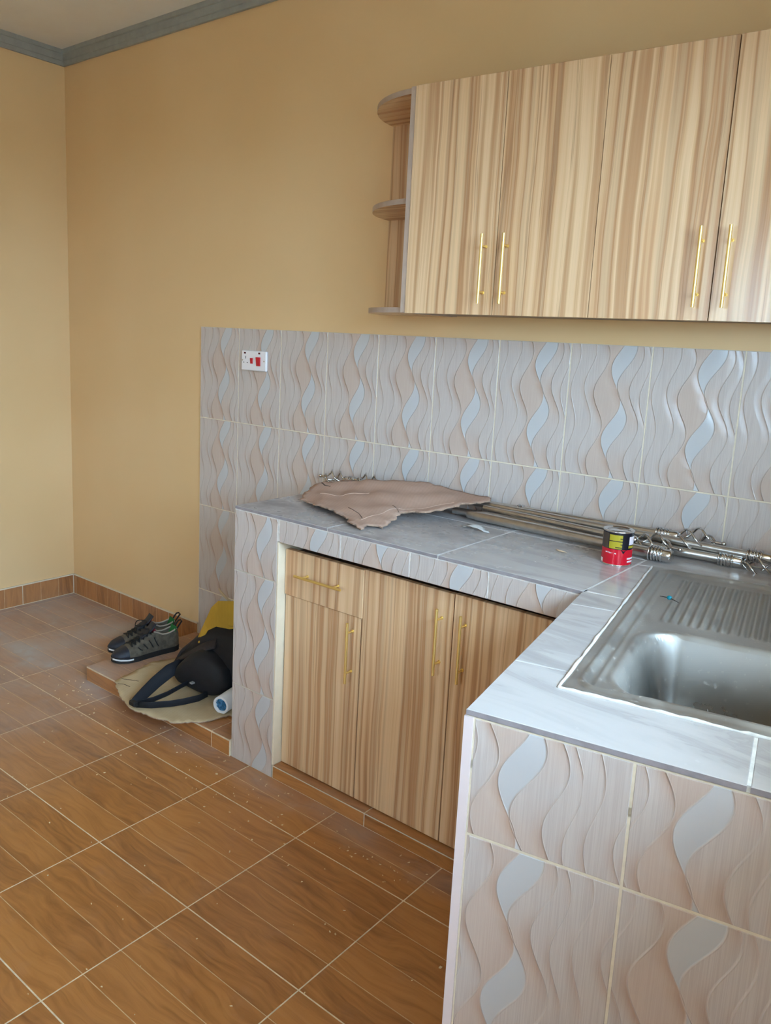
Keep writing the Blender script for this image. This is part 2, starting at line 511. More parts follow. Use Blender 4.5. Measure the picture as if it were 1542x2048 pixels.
CACHE = {}
def slab(name, key, build, parent, o, ux, uy, mats):
    """a shared flat piece placed in the frame (o, ux, uy); front face looks along ux x uy"""
    if key not in CACHE: CACHE[key] = build().mesh(name, mats)
    ob = link(name, CACHE[key], parent)
    ux, uy = Vector(ux), Vector(uy); n = ux.cross(uy)
    ob.rotation_euler = Matrix(((ux.x, uy.x, n.x), (ux.y, uy.y, n.y), (ux.z, uy.z, n.z))).to_euler()
    ob.location = Vector(o) - wloc(parent)
    return ob
J = 0.0035      # joint width
def wave(parent, o, ux, uy, w, h, u0=0.0, v1=1.0, name='tile', th=0.008, jl=J, jb=J):
    """a wave tile w x h (cut from a 0.25 x 0.4 tile); u0 left edge, v1 top edge of the print"""
    W, H = w - jl, h - jb
    key = ('wave', round(W, 4), round(H, 4), round(u0, 2), round(v1, 2), th)
    def build():
        mb = MB()
        mb.prism([(jl / 2, jb / 2), (jl / 2 + W, jb / 2), (jl / 2 + W, jb / 2 + H), (jl / 2, jb / 2 + H)], -th, 0, bev=0.0012)
        mb.uv = {i: (u0 + p[0] / 0.25, v1 - (h - p[1]) / 0.3977) for i, p in enumerate(mb.v)}
        return mb
    return slab(name, key, build, parent, o, ux, uy, [MAT_WAVE])
def planks(parent, o, ux, uy, w, h, along='x', mat=None, name='tile', th=0.008, off=0.0, j=J):
    """a wood-look tile: one body with moulded plank strips 0.0994 wide"""
    mat = mat or MAT_FLOOR
    key = ('plank', round(w, 4), round(h, 4), along, mat.name, round(off, 4))
    def build():
        mb = MB(); W, H = w - j, h - j
        span = H if along == 'x' else W
        cuts = [0.0]; c = 0.0994 - off
        while c < span - 0.012:
            if c > 0.012: cuts.append(c)
            c += 0.0994
        cuts.append(span)
        for a, b in zip(cuts, cuts[1:]):
            a2 = a + (0.0010 if a > 0 else 0); b2 = b - (0.0010 if b < span else 0)
            if along == 'x': q = [(j / 2, j / 2 + a2), (j / 2 + W, j / 2 + a2), (j / 2 + W, j / 2 + b2), (j / 2, j / 2 + b2)]
            else: q = [(j / 2 + a2, j / 2), (j / 2 + b2, j / 2), (j / 2 + b2, j / 2 + H), (j / 2 + a2, j / 2 + H)]
            mb.prism(q, -th, 0, bev=0.0003)
        if len(cuts) > 2:
            mb.box((j / 2, j / 2, -th), (j / 2 + W, j / 2 + H, -0.0003), 1)
        return mb
    return slab(name, key, build, parent, o, ux, uy, [mat, MAT_GROOVE])
EX, EY, EZ = Vector((1, 0, 0)), Vector((0, 1, 0)), Vector((0, 0, 1))

# ---------------------------------------------------------------- room shell
S, GX, GY = 0.3975, 0.4416, -0.3461
ZC = 0.8974
rw = L(RWB, 0)
def rwx(y):                                   # x of the right wall at y
    t = (rw.y - y) / -LA.y
    return rw.x + LA.x * t
mb = MB(); mb.box((-0.2, YF - 0.2, -0.12), (5.2, 0.2, -0.0005))
floor = struct('floor', mb, MAT_FGROUT, 'tan grout bed under brown wood-look floor tiles')
i0 = -2
for i in range(-2, 11):
    xa, xb = GX + S * i, GX + S * (i + 1)
    for j in range(-1, 11):
        yb_, ya = GY - S * j, GY - S * (j + 1)
        x0, x1, y0, y1 = max(xa, 0.001), min(xb, 4.55), max(ya, YF), min(yb_, -0.001)
        if x1 - x0 < 0.01 or y1 - y0 < 0.01: continue
        if x0 > rwx(y1) + 0.02: continue
        if x0 >= 1.05 and y0 > -0.56: continue
        if x0 > 3.33 and y0 > -1.22: continue
        planks(floor, (x0, y0, 0), EX, EY, x1 - x0, y1 - y0, 'x', off=(y0 - ya) % 0.0994)

mb = MB(); mb.box((-0.16, 0.008, -0.1), (3.95, 0.16, 2.9))
wall_back = struct('wall_back', mb, MAT_WALL, 'cream-yellow painted back wall above the tiles')
mb = MB(); mb.box((-0.16, YF - 0.15, -0.1), (-0.008, 0.008, 2.9))
wall_left = struct('wall_left', mb, MAT_WALL, 'cream-yellow painted wall at the left')
mb = MB()
def lbox(mb, b0, b1, a0, a1, z0, z1, mi=0, bev=0.0):
    pts = [L(b0, a0), L(b0, a1), L(b1, a1), L(b1, a0)]
    mb.prism([(p.x, p.y) for p in pts], z0, z1, mi, bev)
RA0, RA1 = -0.62, 3.95
lbox(mb, RWB, RWB + 0.16, RA0, WIN1[0], -0.1, 2.9); lbox(mb, RWB, RWB + 0.16, WIN1[1], FILL_DOOR[0], -0.1, 2.9)
lbox(mb, RWB, RWB + 0.16, FILL_DOOR[1], RA1, -0.1, 2.9); lbox(mb, RWB, RWB + 0.16, FILL_DOOR[0], FILL_DOOR[1], FILL_DOOR[3], 2.9); lbox(mb, RWB, RWB + 0.16, FILL_DOOR[0], FILL_DOOR[1], -0.1, -0.001)
lbox(mb, RWB, RWB + 0.16, WIN1[0], WIN1[1], -0.1, WIN1[2]); lbox(mb, RWB, RWB + 0.16, WIN1[0], WIN1[1], WIN1[3], 2.9)
struct('wall_right', mb, MAT_WALL)
mb = MB()
mb.box((-0.16, YF - 0.15, -0.1), (FILL_WIN[0], YF, 2.9)); mb.box((FILL_WIN[1], YF - 0.15, -0.1), (5.0, YF, 2.9))
mb.box((FILL_WIN[0], YF - 0.15, -0.1), (FILL_WIN[1], YF, FILL_WIN[2])); mb.box((FILL_WIN[0], YF - 0.15, FILL_WIN[3]), (FILL_WIN[1], YF, 2.9))
struct('wall_front', mb, MAT_WALL)
mb = MB(); mb.box((-0.16, YF - 0.15, ZCEIL), (5.2, 0.16, 2.95))
struct('ceiling', mb, MAT_CEIL, 'off-white flat ceiling')
# window frames (steel casements, standing open to the daylight)
MAT_FRAME = flat('window_frame_paint', srgb(90, 84, 78), 0.5)
mb = MB()
for a in (WIN1[0], (WIN1[0] + WIN1[1]) / 2 - 0.0125, WIN1[1] - 0.025): lbox(mb, RWB + 0.07, RWB + 0.1, a, a + 0.025, WIN1[2], WIN1[3])
for z in (WIN1[2], WIN1[3] - 0.025): lbox(mb, RWB + 0.07, RWB + 0.1, WIN1[0], WIN1[1], z, z + 0.025)
struct('window_1', mb, MAT_FRAME)
mb = MB()
for x in (FILL_WIN[0], FILL_WIN[1] - 0.025): mb.box((x, YF - 0.1, FILL_WIN[2]), (x + 0.025, YF - 0.07, FILL_WIN[3]))
for z in (FILL_WIN[2], FILL_WIN[3] - 0.025): mb.box((FILL_WIN[0], YF - 0.1, z), (FILL_WIN[1], YF - 0.07, z + 0.025))
struct('added_fill_window', mb, MAT_FRAME)  # frame of the unseen window added as fill for the near end wall
mb = MB()
for a in (FILL_DOOR[0], FILL_DOOR[1] - 0.05): lbox(mb, RWB + 0.03, RWB + 0.13, a, a + 0.05, 0.0, FILL_DOOR[3])
lbox(mb, RWB + 0.03, RWB + 0.13, FILL_DOOR[0], FILL_DOOR[1], FILL_DOOR[3] - 0.05, FILL_DOOR[3])
struct('added_doorway', mb, MAT_FRAME)  # frame of the unseen doorway added for its light
mb = MB(); lbox(mb, RWB + 6.0, RWB + 6.2, -12.0, 14.0, -0.5, 1.9)
struct('added_skyline_wall', mb, MAT_PLASTER)  # unseen wall, added to cut low sky off the upper left wall
mb = MB(); lbox(mb, RWB + 0.16, RWB + 0.86, -1.5, 5.0, 2.42, 2.5)
struct('added_eave', mb, MAT_PLASTER)  # unseen eave, added to keep high sky off the sink counter
mb = MB(); mb.box((-40, -40, -0.5), (40, 40, -0.45))
struct('ground_outside', mb, flat('outdoor_earth', srgb(132, 130, 124), 0.9, var=0.2, scale=0.5))

# cornice
def cornice(name, p0, p1, nrm):
    mb = MB(); d = Vector(p1) - Vector(p0)
    prof = [(0, 2.703), (0.012, 2.703), (0.014, 2.722), (0.018, 2.724), (0.020, 2.752), (0.026, 2.755), (0.028, ZCEIL), (0, ZCEIL)]
    k = len(prof); v = []
    for q in (p0, p1):
        for t, z in prof: v.append((q[0] + nrm[0] * t, q[1] + nrm[1] * t, z))
    F = [[i, (i + 1) % k, k + (i + 1) % k, k + i] for i in range(k)] + [list(range(k))[::-1], list(range(k, 2 * k))]
    mb.add(v, F)
    return struct(name, mb, MAT_CORNICE, 'grey painted ceiling cornice')
cornice('trim_1', (-0.008, 0.008), (3.85, 0.008), (0, -1))
cornice('trim_2', (-0.008, YF), (-0.008, 0.008), (1, 0))

# skirting tiles
HB = 0.104
mb = MB(); mb.box((0.0, 0.0007, 0.0), (1.056, 0.0078, HB)); mb.box((0.0, -0.0005, HB), (1.056, 0.0078, HB + 0.006), 0)
bb = struct('baseboard_back', mb, MAT_GROUT, 'brown wood-look tile skirting along the back wall')
xs = [0.002, 0.022, 0.4416, 0.8391, 1.056]
for a, b in zip(xs, xs[1:]): planks(bb, (a, 0, 0.001), EX, EZ, b - a, HB, 'y', MAT_SKIRT, th=0.006)
mb = MB(); mb.box((-0.0078, YF, 0.0), (-0.0007, 0.0, HB)); mb.box((-0.0078, YF, HB), (0.0005, 0.0, HB + 0.006))
bl = struct('baseboard_left', mb, MAT_GROUT, 'brown wood-look tile skirting along the left wall')
y = -0.002; step = 0.29
while y > YF + 0.05:
    y2 = max(y - step, YF); planks(bl, (0, y2, 0.001), EY, EZ, y - y2, HB, 'y', MAT_SKIRT, th=0.006); y = y2; step = S

# ---------------------------------------------------------------- tiled backsplash
T0, TX, TH = 1.4758, 1.0633, 0.3977
bs = thing('tiled_backsplash', (TX, 0.004, 0.0), 'backsplash of embossed wave-pattern tiles above the counter', 'backsplash')
mb = MB(); mb.box((TX, 0.0009, 0.062), (1.938, 0.0079, T0 - 0.001)); mb.box((1.938, 0.0009, ZC), (3.77, 0.0079, T0 - 0.001))
part('grout_bed', mb, MAT_GROUT, bs)
for i in range(11):
    x = TX + 0.25 * i; w = min(0.25, 3.765 - x)
    wave(bs, (x, 0, T0 - TH), EX, EZ, w, TH)
    if x < 1.6: wave(bs, (x, 0, T0 - 2 * TH), EX, EZ, w, TH)
    elif x < 1.9:
        wave(bs, (x, 0, ZC), EX, EZ, w, T0 - TH - ZC); wave(bs, (x, 0, T0 - 2 * TH), EX, EZ, 1.938 - x, ZC - T0 + 2 * TH - 0.001, v1=0.55)
    else: wave(bs, (x, 0, ZC), EX, EZ, w, T0 - TH - ZC)
    if x < 1.9:
        w2 = min(w, 1.938 - x)
        wave(bs, (x, 0, T0 - 3 * TH), EX, EZ, w2, TH)
        wave(bs, (x, 0, 0.063), EX, EZ, w2, T0 - 3 * TH - 0.063)

# ---------------------------------------------------------------- low tiled plinth in the alcove
PX0, PX1, PY, PZ = 1.045, 1.936, -0.570, 0.062
pl = thing('tiled_plinth', (PX0, PY, 0), 'low brown-tiled step between the back wall and the counter pillar', 'plinth')
mb = MB(); mb.box((PX0 + 0.0009, PY + 0.0009, 0.0), (PX1, 0.0, PZ - 0.0009))
part('core', mb, MAT_FGROUT, pl)
px = [PX0, PX0 + S, PX0 + 2 * S, PX1]
for a, b in zip(px, px[1:]):
    planks(pl, (a, PY, PZ), EX, EY, b - a, S, 'x', th=0.006); planks(pl, (a, PY + S, PZ), EX, EY, b - a, -PY - S, 'x', th=0.006)
    planks(pl, (a, PY, 0.0), EX, EZ, b - a, PZ - 0.004, 'x', th=0.006)
planks(pl, (PX0, 0.0, 0.0), -EY, EZ, -PY, PZ - 0.004, 'x', th=0.006)

# ---------------------------------------------------------------- counter masonry
CX0, CY = 1.938, -0.5643
XI = 3.1635
AE = 0.7354
wt = thing('tiled_worktop', (CX0, CY, 0.81), 'L-shaped worktop of pale marble-look tiles with wave-tiled front edge', 'worktop')
mb = MB()
def xy(*ps): return [(p[0], p[1]) for p in ps]
mb.prism(xy((CX0 + 0.001, CY + 0.001), (XI + 0.001, CY + 0.001), L(0.1, -0.05), L(0.1, -0.335), (3.19, 0.0), (CX0 + 0.004, 0.0)), 0.815, ZC - 0.0012)
lbox(mb, 0.001, 0.102, -0.02, AE - 0.003, 0.815, ZC - 0.0012)
lbox(mb, 0.1, RWB, 0.572, AE - 0.003, 0.815, ZC - 0.0012)
lbox(mb, 0.612, RWB, -0.335, 0.575, 0.815, ZC - 0.0012)
mb.prism(xy(L(0.1, -0.335), L(RWB, -0.335), (3.765, 0.0), (3.19, 0.0)), 0.815, ZC - 0.0012)
part('slab', mb, MAT_GROUT_W, wt)
def toptile(poly):
    g = MB(); g.prism(xy(*poly), ZC - 0.0098, ZC, bev=0.0012, mi_side=1)
    c = sum((Vector((p[0], p[1], 0)) for p in poly), Vector()) / len(poly)
    part('tile', g, [MAT_TOP, MAT_TILE_EDGE], wt, (c.x, c.y, ZC))
e = 0.0019
yj = CY + S
for a, b in ((CX0, 2.349), (2.349, 2.748), (2.748, 3.166)):
    toptile([(a + e, CY - 0.0005), (b - e, CY - 0.0005), (b - e, yj - e), (a + e, yj - e)])
    toptile([(a + e, yj + e), (b - e, yj + e), (b - e, -0.001), (a + e, -0.001)])
p0, p1 = L(0.099, 0.0), L(0.099, -0.33)
toptile([(3.168, CY + 0.006), (p0.x - e, p0.y - e), (p1.x, p1.y), (3.168, -0.232)])
toptile([L(-0.0005, 0.004), L(-0.0005, 0.112), L(0.098, 0.107), L(0.098, 0.004)])
toptile([L(-0.0005, 0.115), L(-0.0005, 0.5), L(0.098, 0.495), L(0.098, 0.110)])
toptile([L(-0.0005, 0.503), L(-0.0005, AE + 0.0005), L(0.402, AE + 0.0005), L(0.402, 0.575), L(0.098, 0.575), L(0.098, 0.498)])
toptile([L(0.407, 0.575), L(0.407, AE + 0.0005), L(RWB - 0.002, AE + 0.0005), L(RWB - 0.002, 0.575)])
toptile([(3.168, -0.229), tuple(L(0.10, -0.337)[:2]), tuple(L(0.4, -0.337)[:2]), (3.47, -0.001), (3.168, -0.001)])
toptile([tuple(L(0.403, -0.337)[:2]), tuple(L(RWB - 0.004, -0.337)[:2]), (3.76, -0.001), (3.474, -0.001)])
for a0, a1 in ((-0.333, 0.1), (0.103, 0.571)): toptile([L(0.612, a0), L(0.612, a1), L(RWB - 0.002, a1), L(RWB - 0.002, a0)])
# front edge strips
HF = ZC - 0.0085 - 0.813
FX = [2.147, 2.404, 2.657, 2.908, 3.157]
for k, (a, b) in enumerate(zip(FX, FX[1:])): wave(wt, (a, CY, 0.813), EX, EZ, b - a, HF - 0.0035, v1=0.96 - 0.13 * (k % 2), jb=0.001)
for a0, a1 in ((0.004, 0.25), (0.25, 0.5), (0.5, AE - 0.002)):
    wave(wt, L(0, a0, 0.813), LA, EZ, a1 - a0, HF - 0.0035, v1=0.7, jb=0.001)

# left pillar
pil = thing('tiled_pillar', (CX0, CY, 0), 'narrow wave-tiled pillar carrying the left end of the worktop', 'pillar')
PXR = 2.1428
mb = MB(); mb.box((CX0 + 0.001, CY + 0.001, 0.0), (PXR - 0.004, 0.0, 0.8148))
part('core', mb, MAT_PLASTER, pil)
mb = MB(); mb.box((PXR - 0.004, CY + 0.001, 0.046), (PXR + 0.003, CY + 0.20, 0.813), bev=0.001)
part('painted_jamb', mb, MAT_CREAM, pil, label='cream painted inner edge of the pillar')
PW = PXR - CX0 - 0.003
for z0, z1, v in ((0.679, ZC - 0.0115, 0.55), (0.2765, 0.679, 1.0), (0.0, 0.2765, 1.0)):
    wave(pil, (CX0, CY, z0), EX, EZ, PW, z1 - z0, v1=v, u0=0.06)

# end wall of the sink leg
ew = thing('tiled_end_wall', L(0, AE), 'wide wave-tiled end wall under the sink counter nearest the camera', 'counter wall')
mb = MB(); lbox(mb, 0.001, RWB, AE - 0.09, AE - 0.001, 0.0, 0.8148); lbox(mb, 0.001, 0.07, 0.0, AE - 0.09, 0.0, 0.8148); lbox(mb, 0.001, RWB, AE - 0.0029, AE - 0.001, 0.8, ZC - 0.0112)
part('core', mb, MAT_GROUT, ew)
MAT_TRIM = flat('pinkish_white_corner_bead', srgb(226, 212, 212), 0.35)
mb = MB(); lbox(mb, -0.003, 0.0125, AE - 0.010, AE + 0.0015, 0.0, ZC - 0.012, bev=0.0)
part('corner_bead', mb, MAT_TRIM, ew, label='pinkish-white vertical corner bead')
bx = [0.0135, 0.258, 0.508, RWB - 0.002]
for a, b in zip(bx, bx[1:]):
    wave(ew, L(a, AE, 0.686), LB, EZ, b - a, ZC - 0.0115 - 0.686, v1=0.52, u0=0.30 if a < 0.1 else 0.24, jl=0.004, jb=0.004)
    wave(ew, L(a, AE, 0.288), LB, EZ, b - a, 0.398, v1=1.0, u0=0.30 if a < 0.1 else 0.24, jl=0.004, jb=0.004)
    wave(ew, L(a, AE, 0.0), LB, EZ, b - a, 0.288, v1=1.0, u0=0.30 if a < 0.1 else 0.24, jl=0.004, jb=0.004)
for a0, a1 in ((0.0, 0.24), (0.24, 0.49), (0.49, AE - 0.011)):
    for z0, z1, v in ((0.0, 0.288, 1.0), (0.288, 0.686, 1.0), (0.686, 0.812, 0.52)):
        wave(ew, L(0, a0, z0), LA, EZ, a1 - a0, z1 - z0, v1=v)

# toe ledge under the base cabinets
TZ = 0.046
toe = thing('tiled_toe_ledge', (PXR, CY, 0), 'low brown-tiled ledge under the base cabinet doors', 'plinth')
mb = MB(); mb.box((PXR, CY + 0.0009, 0.0), (3.16, -0.05, TZ - 0.0009))
part('core', mb, MAT_GROUT, toe)
tx = [PXR + 0.002, 2.541, 2.9385, 3.16]
for a, b in zip(tx, tx[1:]):
    planks(toe, (a, CY, 0.0), EX, EZ, b - a, TZ - 0.002, 'x', th=0.006)
    planks(toe, (a, CY, TZ), EX, EY, b - a, 0.2, 'x', th=0.006)

# ---------------------------------------------------------------- cabinets
def handle(name, parent, c, axis, nrm, length=0.192, r=0.0042, stand=0.028, offs=0.064):
    """bar pull; c is the centre of the bar on the door face"""
    c, axis, nrm = Vector(c), Vector(axis).normalized(), Vector(nrm).normalized()
    mb = MB(); b = c + nrm * stand
    mb.tube([b - axis * length / 2, b + axis * length / 2], r, 12)
    for s in (-1, 1):
        q = c + axis * offs * s
        mb.tube([q, q + nrm * stand], r * 0.72, 8)
        mb.tube([q, q + nrm * 0.003], r * 1.15, 10)
    return part(name, mb, MAT_GOLD, parent, c)
YD = -0.530
ZB, ZT = 0.050, 0.787
def panel(name, parent, x0, x1, z0, z1, yf, th=0.018, bev=0.0012):
    mb = MB(); mb.box((x0, yf, z0), (x1, yf + th, z1), bev=bev)
    return part(name, mb, MAT_ZEBRA, parent, (x0, yf, z0))
XA, XB, XC, XD = 2.150, 2.4685, 2.788, 3.105
cab = thing('base_cabinet', (XA, YD, TZ), 'base cabinet with one drawer over a single striped door beside the pillar', 'cabinet', 'striped laminate base cabinets')
mb = MB(); mb.box((XA, YD + 0.0185, TZ + 0.001), (XB, -0.06, 0.772))
part('body', mb, MAT_DARK, cab)
dr = panel('drawer_front', cab, XA - 0.002, XB + 0.003, 0.637, ZT, YD - 0.004, 0.021)
handle('handle', dr, (2.311, YD - 0.004, 0.7165), (1, 0, 0), (0, -1, 0))
d1 = panel('door', cab, XA, XB - 0.0022, ZB, 0.6355, YD)
handle('handle', d1, (2.4365, YD, 0.524), (0, 0, 1), (0, -1, 0))
cab = thing('base_cabinet', (XB + 0.001, YD, TZ), 'two-door striped base cabinet running into the counter corner', 'cabinet', 'striped laminate base cabinets')
mb = MB(); mb.box((XB + 0.001, YD + 0.0185, TZ + 0.001), (3.15, -0.06, 0.772))
part('body', mb, MAT_DARK, cab)
d2 = panel('door', cab, XB + 0.0015, XC - 0.0018, ZB, ZT + 0.002, YD)
handle('handle', d2, (2.7515, YD, 0.649), (0, 0, 1), (0, -1, 0))
d3 = panel('door', cab, XC + 0.0016, XD, ZB, ZT + 0.004, YD)
handle('handle', d3, (2.8285, YD, 0.648), (0, 0, 1), (0, -1, 0))
panel('filler_panel', cab, XD + 0.002, 3.155, ZB, ZT + 0.004, YD)

# wall cabinets (their front runs a few degrees off the wall)
MU = 0.0723
def yu(x): return -0.290 + MU * (x - 2.387)
UZ0, UZ1 = 1.543, 2.196
UN = Vector((MU, -1, 0)).normalized(); UD = Vector((1, MU, 0)).normalized()
def uprism(mb, x0, x1, d0, d1, z0, z1, bev=0.001):
    mb.prism([(x0, yu(x0) + d0), (x1, yu(x1) + d0), (x1, yu(x1) + d1), (x0, yu(x0) + d1)], z0, z1, bev=bev)
def wall_cab(x0, xm, x1, label):
    c = thing('wall_cabinet', (x0, 0.008, UZ0), label, 'cabinet', 'striped laminate wall cabinets')
    mb = MB(); mb.prism([(x0 + 0.001, yu(x0) + 0.019), (x1 - 0.001, yu(x1) + 0.019), (x1 - 0.001, 0.0075), (x0 + 0.001, 0.0075)], UZ0 + 0.003, UZ1 - 0.001)
    part('body', mb, MAT_CARCASS, c)
    for a, b, hx in ((x0 + 0.0008, xm - 0.0014, xm - 0.033), (xm + 0.0014, x1 - 0.0014, xm + 0.034)):
        mb = MB(); uprism(mb, a, b, 0.0, 0.018, UZ0 - 0.001, UZ1)
        d = part('door', mb, MAT_ZEBRA, c, (a, yu(a), UZ0))
        handle('handle', d, (hx, yu(hx), 1.6685), (0, 0, 1), UN, stand=0.03)
wall_cab(2.387, 2.684, 2.9675, 'striped two-door wall cabinet next to the rounded end shelves')
wall_cab(2.9675, 3.272, 3.575, 'striped two-door wall cabinet cut off by the right picture edge')
es = thing('end_shelf_unit', (2.2, 0.008, UZ0), 'open end shelves with rounded fronts on the left of the wall cabinets', 'shelf')
mb = MB(); mb.prism([(2.370, yu(2.37) + 0.002), (2.3865, yu(2.387) + 0.002), (2.3865, 0.0075), (2.370, 0.0075)], UZ0 + 0.001, UZ1 - 0.001, bev=0.0008)
part('side_panel', mb, MAT_EDGE, es, label='mauve-grey edged side panel')
mb = MB(); mb.box((2.369, -0.262, UZ0 + 0.016), (2.3705, -0.010, UZ1 - 0.018))
part('side_facing', mb, MAT_ZEBRA, es)
mb = MB(); mb.box((2.088, -0.010, UZ0 + 0.016), (2.3695, 0.0075, UZ1 - 0.017), bev=0.0006)
part('back_panel', mb, MAT_ZEBRA, es, (2.088, -0.01, UZ0))
MAT_SHELF = zebra('zebra_laminate_shelf', 1)
for zt in (UZ1 - 0.001, 1.884, UZ0 + 0.0165):
    mb = MB(); R = 0.285
    poly = [(2.3695, 0.0075)] + [(2.3695 - R * math.sin(t), 0.0075 - (R + 0.002) * math.cos(t)) for t in [math.pi / 2 - k * math.pi / 2 / 22 for k in range(23)]]
    if zt == 1.884: poly = [(2.3695, -0.0105)] + [(2.3695 - (R - 0.003) * math.sin(t), -0.0105 - (R - 0.02) * math.cos(t)) for t in [math.pi / 2 - k * math.pi / 2 / 22 for k in range(23)]]
    mb.prism(poly, zt - 0.0165, zt, 0, 0.0006, mi_side=1)
    # underside shows the laminate
    mb.mi[-1] = 0
    part('shelf', mb, [MAT_SHELF, MAT_EDGE], es)

# ---------------------------------------------------------------- sink
sk = thing('kitchen_sink', L(0.355, 0.12, ZC), 'dusty stainless steel sink with ribbed drainer set in the counter', 'sink')
def rr(a, b, a0, a1, b0, b1, r):
    ca, cb = (a0 + a1) / 2, (b0 + b1) / 2
    qx, qy = abs(a - ca) - (a1 - a0) / 2 + r, abs(b - cb) - (b1 - b0) / 2 + r
    return math.hypot(max(qx, 0), max(qy, 0)) + min(max(qx, qy), 0) - r
def ss(x, lo, hi):
    t = min(1, max(0, (x - lo) / (hi - lo))); return t * t * (3 - 2 * t)
A0, A1, B0, B1 = -0.330, 0.570, 0.104, 0.608
BAS = (0.175, 0.532, 0.178, 0.566, 0.075)
def sink_h(a, b):
    h = 0.0030
    d1 = rr(a, b, -0.305, 0.548, 0.128, 0.585, 0.03)
    h += 0.0045 * math.exp(-(d1 / 0.005) ** 2) - 0.005 * ss(-d1, 0.002, 0.014)
    h += 0.003 * math.exp(-((b - 0.150) / 0.004) ** 2) * (1 if d1 < -0.01 else 0)
    dr_ = rr(a, b, -0.265, 0.115, 0.180, 0.560, 0.02)
    h += 0.0042 * math.cos(TAU * b / 0.0195) * ss(-dr_, 0.0, 0.02) + 0.001 * ss(-dr_, 0.0, 0.01)
    db = rr(a, b, *BAS)
    h += 0.0025 * math.exp(-((db - 0.012) / 0.006) ** 2)
    h -= 0.155 * ss(-db, -0.008, 0.046)
    return h
na, nb = 230, 170
mb = MB(); v = []
for i in range(na + 1):
    for j in range(nb + 1):
        a = A0 + (A1 - A0) * i / na; b = B0 + (B1 - B0) * j / nb
        edge = i in (0, na) or j in (0, nb)
        v.append(tuple(L(b, a, ZC + (0.0005 if edge else sink_h(a, b)))))
F = []; FM = []
for i in range(na):
    for j in range(nb):
        F.append([i * (nb + 1) + j, (i + 1) * (nb + 1) + j, (i + 1) * (nb + 1) + j + 1, i * (nb + 1) + j + 1])
        a = A0 + (A1 - A0) * (i + 0.5) / na; b = B0 + (B1 - B0) * (j + 0.5) / nb
        FM.append(1 if rr(a, b, *BAS) < 0.0 else 0)
for nm, sel in (('drainer_top', 0), ('basin', 1)):
    mb = MB(); mb.add(v, [f for f, q in zip(F, FM) if q == sel], 0, True)
    used = sorted({i for f in mb.f for i in f}); remap = {o_: n_ for n_, o_ in enumerate(used)}
    mb.v = [mb.v[i] for i in used]; mb.f = [[remap[i] for i in f] for f in mb.f]
    part(nm, mb, MAT_STEEL, sk)
mb = MB()
c = L(0.372, 0.353, ZC - 0.151)
mb.lathe([(0.0, 0.001), (0.022, 0.001), (0.026, 0.003), (0.036, 0.003), (0.039, 0.0)], c, 24)
part('drain', mb, MAT_CHROME, sk)
# cement bedding line round the sink
mb = MB()
path = [L(0.101, -0.332, ZC), L(0.101, 0.573, ZC), L(0.61, 0.573, ZC)]
for q0, q1 in zip(path, path[1:]):
    n_ = 40; pts = [q0.lerp(q1, k / n_) for k in range(n_ + 1)]
    mb.tube([p + Vector((rnd.uniform(-1, 1) * 0.0008, rnd.uniform(-1, 1) * 0.0008, 0.0004)) for p in pts], [0.0032 + rnd.uniform(-1, 1) * 0.0012 for _ in pts], 6)
part('mortar_bead', mb, MAT_GROUT_W, sk, label='rough white mortar bead along the sink edge')

# ---------------------------------------------------------------- cooker switch with socket
sw = thing('cooker_switch', (1.416, 0.0, 1.345), 'white double wall plate with socket and two red rocker switches', 'wall switch')
MAT_WPL = flat('white_plastic', srgb(236, 232, 234), 0.3)
MAT_RED = flat('red_plastic', srgb(196, 22, 40), 0.3)
MAT_NEON = flat('dark_red_neon', srgb(96, 10, 30), 0.25)
MAT_BLK = flat('black_slot', srgb(16, 16, 18), 0.5)
SX0, SX1, SZ0, SZ1, SY = 1.342, 1.490, 1.304, 1.386, -0.012
mb = MB(); mb.box((SX0, SY, SZ0), (SX1, -0.0005, SZ1), bev=0.003)
part('plate', mb, MAT_WPL, sw)
def bit(name, x0, x1, z0, z1, m, d=0.0012, tilt=0.0):
    mb = MB(); mb.box((x0, SY - d, z0), (x1, SY + 0.001, z1), bev=min(0.0005, d * 0.4))
    if tilt: mb.v = [(x, y - (tilt * (z - (z0 + z1) / 2) if y < SY - d * 0.3 else 0), z) for x, y, z in mb.v]
    return part(name, mb, m, sw)
bit('indicator', 1.358, 1.369, 1.372, 1.379, MAT_NEON); bit('indicator', 1.444, 1.455, 1.373, 1.380, MAT_NEON)
bit('rocker_switch', 1.399, 1.412, 1.333, 1.356, MAT_RED, 0.004, 0.12)
bit('rocker_switch', 1.436, 1.457, 1.325, 1.361, MAT_RED, 0.006, 0.12)
for n_, a in (('earth_slot', (1.367, 1.370, 1.352, 1.363)), ('pin_slot', (1.354, 1.360, 1.335, 1.3385)), ('pin_slot', (1.376, 1.382, 1.334, 1.3375))):
    bit(n_, *a, MAT_BLK, 0.0003)
for x in (1.350, 1.479):
    mb = MB(); mb.tube([(x, SY + 0.0005, 1.3455), (x, SY - 0.001, 1.3455)], 0.0028, 10)
    part('screw', mb, MAT_CHROME, sw)

